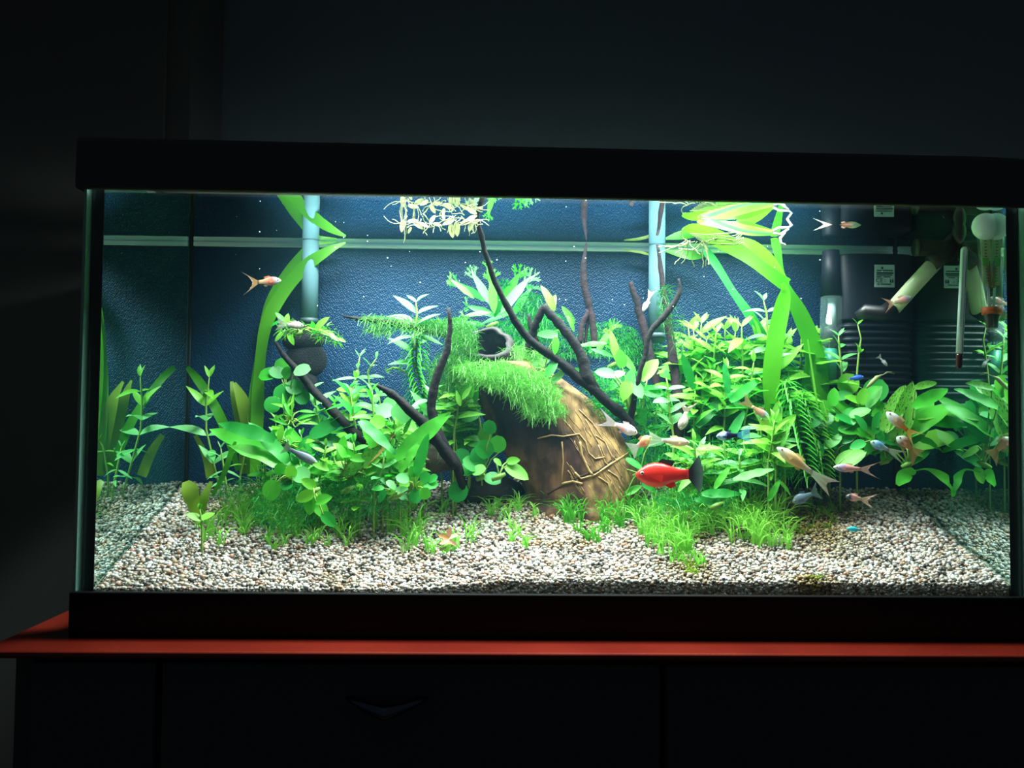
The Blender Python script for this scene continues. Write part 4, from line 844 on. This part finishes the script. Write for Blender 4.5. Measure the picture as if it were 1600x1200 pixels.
for k_, (bx, by, lb) in enumerate(((1300, 700, 'packed dark green round leaves just right of the waterweed'), (1350, 690, 'packed round leaves directly under the blue neon tetra'), (1385, 700, 'packed dark round leaves left of the sword plant'))):
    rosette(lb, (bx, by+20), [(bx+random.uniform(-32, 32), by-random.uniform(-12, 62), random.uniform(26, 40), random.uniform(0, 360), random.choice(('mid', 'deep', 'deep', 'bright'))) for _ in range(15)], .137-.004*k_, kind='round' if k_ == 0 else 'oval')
# sword plant
rosette('broad-leaved sword plant at right with one large yellow-green leaf', (1420, 725), [(1400, 635, 90, 62, 'old'), (1415, 645, 100, 72, 'old'), (1440, 650, 96, 55, 'bright'), (1455, 620, 70, 30, 'bright'), (1452, 650, 96, 42, 'bright'), (1458, 645, 60, 20, 'lime'), (1468, 655, 89, 5, 'mid'), (1455, 690, 60, 350, 'mid'), (1480, 678, 110, 27, 'lime'), (1440, 670, 60, 50, 'mid'), (1448, 600, 40, 20, 'old'), (1430, 705, 34, 330, 'lime'), (1432, 715, 50, 30, 'mid')], .10, kind='sword', name='sword_plant', rh=True)
ribbon_plant('drooping sword leaf arching down to the gravel at far right', P(1425, 735, .09), [('bright', [(1424, 737, 3, .10), (1445, 733, 3, .10), (1462, 738, 10, .095), (1480, 750, 16, .09), (1492, 766, 12, .088), (1493, 776, 3, .088)]), ('bright', [(1402, 758, 6, .10), (1412, 745, 22, .098), (1424, 738, 14, .095), (1430, 741, 4, .095)])], name='drooping_leaf')
thicket('slender stem reflected in the right side pane behind the thermometers', 'stems by the right side pane', (1470, 560, 1500, 600), 3, (.15, .18), (60, 90), 5, 30, 'lance', ['mid', 'bright'], None)
# ============================================================ MOSS, GRASS
def moss(label, ells, n, ln, mat, name='moss_clump', w_=.00028, cat='moss'):
    mb = MB()
    tot_ = sum(e[2]*e[3] for e in ells)
    for (cx_, cy_, rx, ry, Y0, Y1) in ells:
        for i in range(int(1.7*n*rx*ry/tot_)):
            a = random.uniform(0, 6.28); u = math.sqrt(random.random()); Yq = random.uniform(Y0, Y1)
            p = P(cx_+math.cos(a)*rx*u, cy_+math.sin(a)*ry*u, Yq); d = Vector((random.gauss(0, .9), random.gauss(-.4, .5), random.gauss(.0, .6))).normalized(); l_ = ln*mpp(Yq)*random.uniform(.5, 1.3)
            sd = d.cross(Vector((0, 1, .2))).normalized()*w_*random.uniform(.7, 1.4); rows = []
            for k in range(4):
                u2 = k/3; q = p+d*l_*u2+Vector((0, 0, -.3*l_*u2*u2)); rows.append([q-sd*(1-u2*.7), q+sd*(1-u2*.7)])
            mb.quad_strip(rows)
    c = P(ells[0][0], ells[0][1], ells[0][4]); o = mb.build(name, G[mat], None); return tag(o, label, cat, kind='stuff')
moss('green hair-like moss draped over the top of the hollow log', [(760, 578, 52, 14, .10, .118), (800, 592, 62, 18, .10, .12), (835, 615, 42, 20, .098, .118), (850, 640, 34, 14, .10, .115), (815, 560, 34, 20, .125, .15)], 2800, 16, 'moss')
moss('yellow-green moss hanging beside the forked branch left of the log', [(722, 560, 26, 45, .11, .14), (700, 590, 28, 40, .115, .14), (722, 520, 24, 26, .12, .15), (700, 510, 30, 12, .13, .14)], 2600, 14, 'moss')
moss('moss tufts clinging along the horizontal pointed branch', [(600, 500, 40, 7, .136, .142), (660, 510, 44, 12, .134, .144), (595, 512, 26, 10, .138, .142)], 700, 12, 'moss')
moss('dark fuzzy moss standing behind the thick stubby branch', [(830, 500, 22, 45, .155, .175), (855, 510, 30, 24, .15, .17), (800, 520, 26, 26, .15, .17)], 1300, 14, 'mid')
moss('mossy growth filling the gap right of the log', [(960, 600, 50, 26, .13, .16), (1010, 640, 44, 36, .13, .16), (930, 640, 30, 20, .125, .14), (1020, 700, 40, 30, .12, .14)], 1900, 13, 'mid')
moss('moss on the straight pole-like branch and the twisted one', [(1040, 480, 14, 34, .14, .16), (1058, 520, 12, 30, .13, .15)], 220, 14, 'moss')
moss('fuzzy plants crowning the black sponge filter', [(455, 512, 24, 12, .155, .17), (500, 518, 26, 12, .16, .175), (520, 530, 16, 8, .165, .175)], 110, 11, 'lime', w_=.0006)
moss('dense fine undergrowth at the foot of the left thicket', [(450, 790, 55, 40, .07, .10), (550, 775, 90, 34, .075, .10), (520, 740, 80, 40, .11, .15), (620, 700, 80, 40, .12, .16), (380, 770, 40, 20, .12, .16), (690, 650, 60, 50, .13, .16)], 3200, 20, 'deep', name='undergrowth', cat='undergrowth')
moss('dense fine undergrowth at the foot of the right bank', [(1130, 730, 110, 40, .09, .15), (1180, 640, 100, 60, .14, .18), (1270, 690, 40, 50, .13, .16), (1150, 570, 90, 40, .16, .185), (1080, 780, 70, 14, .07, .09)], 4200, 20, 'deep', name='undergrowth', cat='undergrowth')
moss('faint green algae film growth on the blue background', [(950, 530, 50, 28, .198, .202), (1000, 550, 40, 20, .198, .202), (890, 545, 30, 15, .198, .202)], 1500, 8, 'mid', name='algae', cat='algae')
def grass(label, patches, mat='grass', hpx=26, name='grass'):
    mb = MB()
    for (px, py, r_x, r_y, n, h) in patches:
        for i in range(int(n*1.25)):
            if i % 8 == 0:
                a = random.uniform(0, 6.28); u = math.sqrt(random.random()); gc = ground(px+math.cos(a)*r_x*u, py+math.sin(a)*r_y*u)
            g = Vector((gc.x+random.gauss(0, .0018), gc.y+random.gauss(0, .0018), 0)); g.z = zg(g.x, g.y)
            g = Vector((g.x, max(.008, g.y), g.z)); s = mpp(g.y)*h*random.uniform(.7, 1.9)*1.12; b = random.uniform(0, 6.28); lean = random.uniform(.3, 1.6); wd = random.uniform(.0004, .0008)
            hz = Vector((math.cos(b), math.sin(b)*.6, 0)); rows = []; sd = Vector((1, 0, 0)) if abs(hz.x) < .5 else Vector((.5, 0, .5))
            sd = (Vector((0, -1, 0)).cross(Vector((hz.x*.6, 0, 1)))).normalized()
            for k in range(6):
                u2 = k/5; q = g+Vector((0, 0, 1))*s*(u2-.42*lean*u2*u2*u2)+hz*s*lean*u2*u2*.7; q.x = max(-.387, min(.387, q.x)); q.y = max(.004, q.y)
                rows.append([q-sd*wd*(1-u2**2*.8), q+sd*wd*(1-u2**2*.8)])
            mb.quad_strip(rows)
    o = mb.build(name, G[mat], None); return tag(o, label, 'grass', kind='stuff')
grass('tufts of fine yellow-green grass on the gravel at lower left', [(380, 815, 30, 22, 95, 32), (335, 845, 16, 10, 22, 30), (325, 822, 20, 12, 22, 24), (420, 825, 34, 24, 90, 32), (480, 830, 40, 18, 80, 26), (420, 855, 30, 14, 26, 20), (500, 855, 24, 10, 22, 18), (545, 835, 22, 18, 44, 28), (440, 800, 40, 24, 110, 34), (405, 790, 30, 20, 60, 40)])
grass('scattered thin grass blades around the small pinkish plant', [(600, 830, 20, 16, 22, 30), (650, 850, 22, 20, 44, 36), (690, 860, 26, 12, 34, 26), (720, 850, 20, 20, 22, 26), (570, 800, 30, 16, 34, 30), (640, 810, 24, 14, 24, 28), (695, 795, 20, 14, 12, 26)])
grass('sparse grass seedlings on the open gravel in front of the log', [(800, 810, 36, 22, 60, 20), (815, 845, 20, 14, 30, 18), (770, 800, 26, 10, 16, 18)])
grass('grass tufts in front of the right foot of the log', [(900, 808, 30, 16, 90, 28), (950, 806, 40, 18, 150, 32), (985, 815, 30, 18, 70, 30), (930, 835, 34, 12, 40, 20), (870, 800, 16, 10, 22, 22)])
grass('dense bright foreground grass right of centre below the red fish', [(1030, 830, 40, 24, 120, 34), (1060, 860, 34, 16, 90, 34), (1090, 820, 40, 20, 150, 44), (1060, 800, 40, 18, 90, 36), (1010, 850, 30, 14, 46, 26), (1075, 880, 30, 8, 40, 16)])
grass('bright grass clump left of the algae patch at right', [(1175, 840, 40, 16, 140, 40), (1190, 815, 40, 14, 90, 40), (1220, 850, 20, 12, 40, 30), (1150, 820, 30, 12, 40, 34)])
grass('thin dark seedlings and algae on the gravel patch at right', [(1270, 815, 44, 26, 90, 10), (1290, 790, 34, 14, 40, 12), (1270, 912, 24, 5, 30, 6), (1080, 890, 24, 8, 40, 8)], mat='olive')
rosette('small pinkish rosette plant on the gravel left of centre', (700, 853), [(693, 838, 18, 160, 'brown'), (702, 832, 18, 80, 'pink'), (708, 838, 17, 20, 'pink'), (695, 846, 18, 200, 'pink'), (700, 858, 15, 250, 'lime'), (708, 848, 15, 330, 'pink')], .035, kind='broad', name='pink_rosette', petiole=False)
# fallen dry twig and leaves
t = thing('bleached_leaf_litter', ground(1280, 788), 'pale curled dead leaf on the gravel under the long yellow fish', 'dead leaf')
put('blade', LM('slim', 'pale', 1), t, ground(1252, 790)+Vector((0, 0, .003)), (1, -.2, -.1), (0, -.5, 1), .024)
# air bubbles
mb = MB()
for i in range(46):
    q = P(random.uniform(320, 1400), random.uniform(325, 480), random.uniform(.05, .19))
    if q.z < ZW-.001: mb.ball(q, random.uniform(.0003, .0007), 6, 4)
o = mb.build('tiny_bubbles', frost, None); tag(o, 'tiny air bubbles and specks drifting below the water surface', 'bubbles', kind='stuff')
# ============================================================ FISH
fishmat = attrmat('fish_skin', .3, .12, .5); finmat = attrmat('fish_fin', .4, .5, .3, alpha=.78)
eyem = pbr('fish_eye', (.01, .01, .01), .1); eyer = pbr('fish_eye_ring', (.34, .34, .3), .3)
def ramp(stops, u):
    for i in range(len(stops)-1):
        if u <= stops[i+1][0]:
            k = (u-stops[i][0])/max(1e-6, stops[i+1][0]-stops[i][0]); return tuple(lerp(stops[i][1][j], stops[i+1][1][j], k) for j in range(3))
    return stops[-1][1]
fintail = attrmat('tail_opaque', .4, .2, .3)
def fish(label, head, tail, Y, hpx, cols, tl, tcol, fork=0, bend=0, name='guppy', dcol=None, yaw=0, belly=1.0, group=None, tw=1.1, dpos=.5):
    A_, B_ = P(*head, Y), P(*tail, Y); mid = (A_+B_)/2; ax = (A_-B_); Ln = ax.length; ax.normalize()
    side_ = Vector((0, -1, 0)); upd = ax.cross(side_); 
    if upd.z < 0: upd = -upd
    if abs(ax.z) > .9: upd = Vector((1, 0, 0)) if upd.x > 0 else Vector((-1, 0, 0))
    hh = hpx*mpp(Y)/2; t = thing(name, mid, label, 'fish', group)
    def C(u):  # u 0 head .. 1 tail base
        return A_-ax*Ln*u+upd*(-bend*mpp(Y)*math.sin(math.pi*u))
    pr = [(0, .10), (.05, .34), (.12, .58), (.22, .85), (.36, 1), (.5, .95), (.65, .72), (.8, .50), (.92, .42), (1, .40)]
    mb = MB(); rows = []; cc = []
    for u, k in pr:
        c = C(u); ht = hh*k; wt = hh*.55*k*(1 if u < .5 else 1-.7*(u-.5)/.5); row = []
        for j in range(12):
            a = 2*math.pi*j/12; s_ = math.sin(a); low = belly if s_ < 0 else 1
            row.append(c+upd*s_*ht*low+side_*math.cos(a)*wt)
            base = Vector(ramp(cols, u)); base = base*(.75 if s_ > .5 else 1.0) if True else base
            mb.c.append(tuple(base))
        rows.append(row)
    cl_ = mb.c; mb.c = []; mb.quad_strip(rows, True); mb.c = cl_
    mb.f.append(tuple(range(0, 12))[::-1]); e_ = (len(pr)-1)*12; mb.f.append(tuple(range(e_, e_+12)))
    mb.build('body', fishmat, t, True, color=True)
    tb = C(1); th_ = tl*mpp(Y); dirn = (C(1)-C(.9)).normalized()
    def fin(nm, rows, cs):
        mb = MB()
        off = side_*.00012
        mb.quad_strip(rows, cols=cs); mb.build(nm, fintail if name == 'platy' else finmat, t, True, color=True)
    n = 9; rows = []
    for i in range(4):
        u = i/3; row = []
        for j in range(n):
            v = j/(n-1)*2-1; spread = hh*.4+(hh*tw)*u*1.25
            reach = u*th_*(1-fork*(1-abs(v)**1.5)*u)
            row.append(tb+dirn*reach+upd*v*spread*(1 if fork < .3 or i < 3 else 1)+side_*.0006*math.sin(v*9)*u)
        rows.append(row)
    fin('tail_fin', rows, [tuple(ramp(tcol, i/3)) for i in range(4)])
    dc = dcol or ramp(cols, .5)
    d0, d1 = C(dpos-.1)+upd*hh*.85, C(dpos+.18)+upd*hh*.55
    fin('dorsal_fin', [[d0, d1], [d0.lerp(d1, .35)+upd*hh*.55, d1+upd*hh*.55-ax*hh*.3]], [dc, dc])
    a0_, a1_ = C(.55)-upd*hh*.85*belly, C(.72)-upd*hh*.5
    fin('anal_fin', [[a0_, a1_], [a0_.lerp(a1_, .6)-upd*hh*.5, a1_-upd*hh*.45-ax*hh*.2]], [ramp(cols, .6)]*2)
    p0 = C(.28)+side_*hh*.5-upd*hh*.1
    fin('pectoral_fin', [[p0+upd*hh*.1, p0-upd*hh*.1], [p0-ax*hh*.9+side_*hh*.25+upd*hh*.1, p0-ax*hh*.8+side_*hh*.25-upd*hh*.45]], [tuple(.8*c_ for c_ in ramp(cols, .5))]*2)
    for sg in (1, -1):
        ep = C(.11)+side_*hh*.30*sg+upd*hh*.16; mb = MB(); mb.ball(ep, hh*.16, 10, 7); ey = mb.build('eye', eyer, t)
        mb = MB(); mb.ball(ep+side_*hh*.07*sg, hh*.115, 8, 6); mb.build('pupil', eyem, ey)
    return t
W_ = (.85, .88, .82); O_ = (.95, .30, .03); Pk = (.85, .42, .36); Gy = (.45, .44, .40); Yl = (.85, .72, .30); Bk = (.02, .02, .03)
fish('red platy with a black tail swimming left in front of the log', (993, 742), (1076, 741), .055, 38, [(0, (.75, .06, .04)), (.15, (.80, .03, .02)), (.8, (.80, .025, .015)), (1, (.60, .02, .02))], 17, [(0, (.03, .01, .01)), (.4, Bk), (1, (.10, .16, .14))], -.35, 0, name='platy', dcol=(.03, .02, .02), tw=.95, belly=1.05, dpos=.5)
fish('orange lyre-tailed guppy by itself over the dark background at upper left', (439, 438), (403, 441), .12, 14, [(0, W_), (.25, (.3, .25, .25)), (.4, (.85, .12, .08)), (.7, (.9, .6, .35)), (1, (.9, .55, .25))], 26, [(0, (.9, .5, .2)), (.6, (.85, .45, .2)), (1, W_)], .75, 0, tw=1.9)
fish('pale blurred guppy hovering above the black sponge filter', (475, 509), (448, 507), .14, 12, [(0, Gy), (.5, (.6, .5, .45)), (1, Gy)], 16, [(0, Gy), (1, (.4, .38, .36))], .2)
fish('pink and white guppy near the surface left of the filter', (1347, 350), (1304, 347), .08, 16, [(0, (.6, .8, .6)), (.35, (.7, .85, .65)), (.5, Pk), (.8, (.95, .5, .3)), (1, Pk)], 34, [(0, Pk), (.5, (.8, .5, .4)), (1, W_)], .6, tw=1.3)
fish('small pale guppy hanging head-down beside the purple-brown stick', (1005, 487), (1014, 466), .15, 9, [(0, W_), (.5, (.75, .6, .55)), (1, Pk)], 16, [(0, Pk), (1, Gy)], .3)
fish('grey-pink guppy in front of the cream return pipe', (1426, 465), (1396, 473), .09, 13, [(0, W_), (.3, (.4, .45, .5)), (.5, Pk), (1, (.7, .6, .4))], 18, [(0, (.8, .45, .3)), (1, (.6, .3, .2))], .6, tw=1.3)
fish('white guppy with streaked lilac tail in front of the log', (996, 677), (961, 663), .085, 17, [(0, W_), (.4, (.85, .9, .95)), (.65, Pk), (1, (.85, .75, .65))], 34, [(0, (.75, .65, .6)), (1, (.7, .55, .75))], .6, tw=1.2)
fish('small orange and green guppy turning right behind the white one', (1019, 683), (996, 697), .08, 17, [(0, (.6, .6, .2)), (.4, (.75, .5, .2)), (.8, (.8, .3, .2)), (1, W_)], 14, [(0, W_), (1, (.6, .75, .6))], .1)
fish('cream coloured female guppy swimming right above the red platy', (1078, 692), (1034, 688), .07, 15, [(0, (.9, .75, .6)), (.4, (.95, .8, .5)), (.7, (.8, .8, .55)), (1, (.6, .75, .55))], 22, [(0, (.5, .65, .45)), (1, (.55, .75, .5))], .2)
fish('grey guppy hanging head-down in front of the straight pole-like branch', (1064, 672), (1072, 644), .09, 16, [(0, Gy), (.5, (.55, .48, .42)), (1, (.75, .55, .4))], 26, [(0, (.7, .55, .4)), (1, (.6, .45, .35))], .75, tw=1.8)
fish('dusky guppy darting down-right beside the broad tape leaf', (1203, 655), (1175, 635), .095, 13, [(0, W_), (.3, (.3, .4, .45)), (.55, (.6, .25, .15)), (1, (.5, .35, .15))], 24, [(0, (.5, .35, .15)), (1, (.45, .3, .15))], .4)
fish('electric blue guppy with a black waist in the right bank', (1119, 682), (1152, 680), .08, 15, [(0, (.2, .4, .5)), (.25, (.5, .7, .9)), (.42, (.4, .6, .9)), (.48, (.01, .01, .05)), (1, (.01, .01, .06))], 22, [(0, (.05, .25, .6)), (.5, (.1, .5, .8)), (1, (.3, .4, .7))], .1, tw=1.1)
fish('bright orange guppy with a white head diving in front of the sword plant', (1385, 644), (1417, 672), .07, 17, [(0, W_), (.4, W_), (.5, (.95, .6, .35)), (.8, O_), (1, O_)], 30, [(0, O_), (.6, (.9, .55, .15)), (1, (.7, .7, .2))], .7, tw=1.1)
fish('grey guppy with a blue flank among the right round leaves', (1360, 690), (1388, 703), .075, 14, [(0, (.4, .6, .4)), (.3, (.3, .6, .75)), (.45, (.02, .2, .5)), (.55, (.4, .7, .8)), (1, Gy)], 34, [(0, Gy), (1, (.35, .45, .25))], .6, tw=1.0)
fish('brown and orange guppy just below the white-headed orange one', (1401, 683), (1424, 702), .085, 18, [(0, (.5, .7, .6)), (.35, (.35, .2, .15)), (.6, (.75, .35, .15)), (1, (.75, .3, .1))], 18, [(0, (.7, .3, .1)), (1, (.6, .3, .15))], .2, bend=-2)
fish('pink guppy with a dark eye spot under the large spotted leaf', (1302, 730), (1345, 733), .07, 13, [(0, W_), (.3, (.25, .2, .45)), (.5, Pk), (1, (.7, .35, .3))], 34, [(0, (.7, .4, .35)), (1, (.5, .3, .25))], .7, tw=1.5)
fish('long yellow guppy diving right above the gravel', (1214, 699), (1268, 738), .06, 19, [(0, W_), (.3, (.9, .75, .35)), (.6, (.95, .55, .2)), (1, (.6, .65, .5))], 46, [(0, (.6, .6, .45)), (.5, (.5, .5, .4)), (1, (.55, .4, .3))], .35, tw=.9)
fish('pink guppy with an orange forked tail low over the right gravel', (1322, 775), (1346, 780), .05, 12, [(0, (.2, .2, .2)), (.25, Bk), (.45, Pk), (1, (.8, .55, .4))], 34, [(0, (.75, .5, .3)), (1, (.6, .42, .36))], .8, tw=2.0)
fish('tiny turquoise neon tetra low over the right gravel', (1323, 826), (1345, 828), .04, 8, [(0, (.05, .5, .6)), (.6, (.05, .7, .8)), (1, (.2, .5, .5))], 6, [(0, Gy), (1, Gy)], .4, name='neon_tetra')
fish('small dark blue neon tetra in front of the filter foot', (1350, 589), (1328, 592), .12, 9, [(0, (.05, .15, .6)), (.6, (.03, .12, .7)), (1, (.05, .1, .3))], 6, [(0, Gy), (1, Gy)], .4, name='neon_tetra')
fish('slate-grey mottled fish resting among the lower left strap leaves', (498, 726), (452, 702), .085, 15, [(0, (.25, .3, .25)), (.5, (.16, .20, .26)), (1, (.14, .17, .20))], 10, [(0, (.2, .2, .2)), (1, (.3, .3, .25))], .2, name='grey_fish')
fish('slate-grey mottled fish resting on the gravel beside the algae patch', (1238, 785), (1268, 772), .085, 17, [(0, (.2, .25, .25)), (.4, (.14, .2, .28)), (1, (.15, .24, .26))], 14, [(0, (.15, .24, .26)), (1, (.2, .3, .28))], .3, name='grey_fish')
fish('translucent pale fish fry in front of the filter ribs', (1387, 572), (1376, 560), .12, 6, [(0, (.6, .6, .6)), (1, (.3, .3, .35))], 6, [(0, Gy), (1, Gy)], .2, name='fish_fry')
# glass shrimp
t = thing('glass_shrimp', P(1370, 595, .115), 'translucent greenish shrimp in front of the lower filter', 'shrimp')
mb = MB(); mb.tube([P(x, y, .115) for x, y in ((1354, 606), (1362, 598), (1370, 590), (1378, 586))], [.001, .0022, .0022, .0007], 8); mb.build('body', G['pale'], t)
for pth in ([(1378, 586), (1388, 582), (1398, 584)], [(1378, 587), (1386, 581), (1394, 581)]):
    mb = MB(); mb.tube([P(x, y, .115) for x, y in pth], .0003, 4); mb.build('feeler', G['pale'], t)
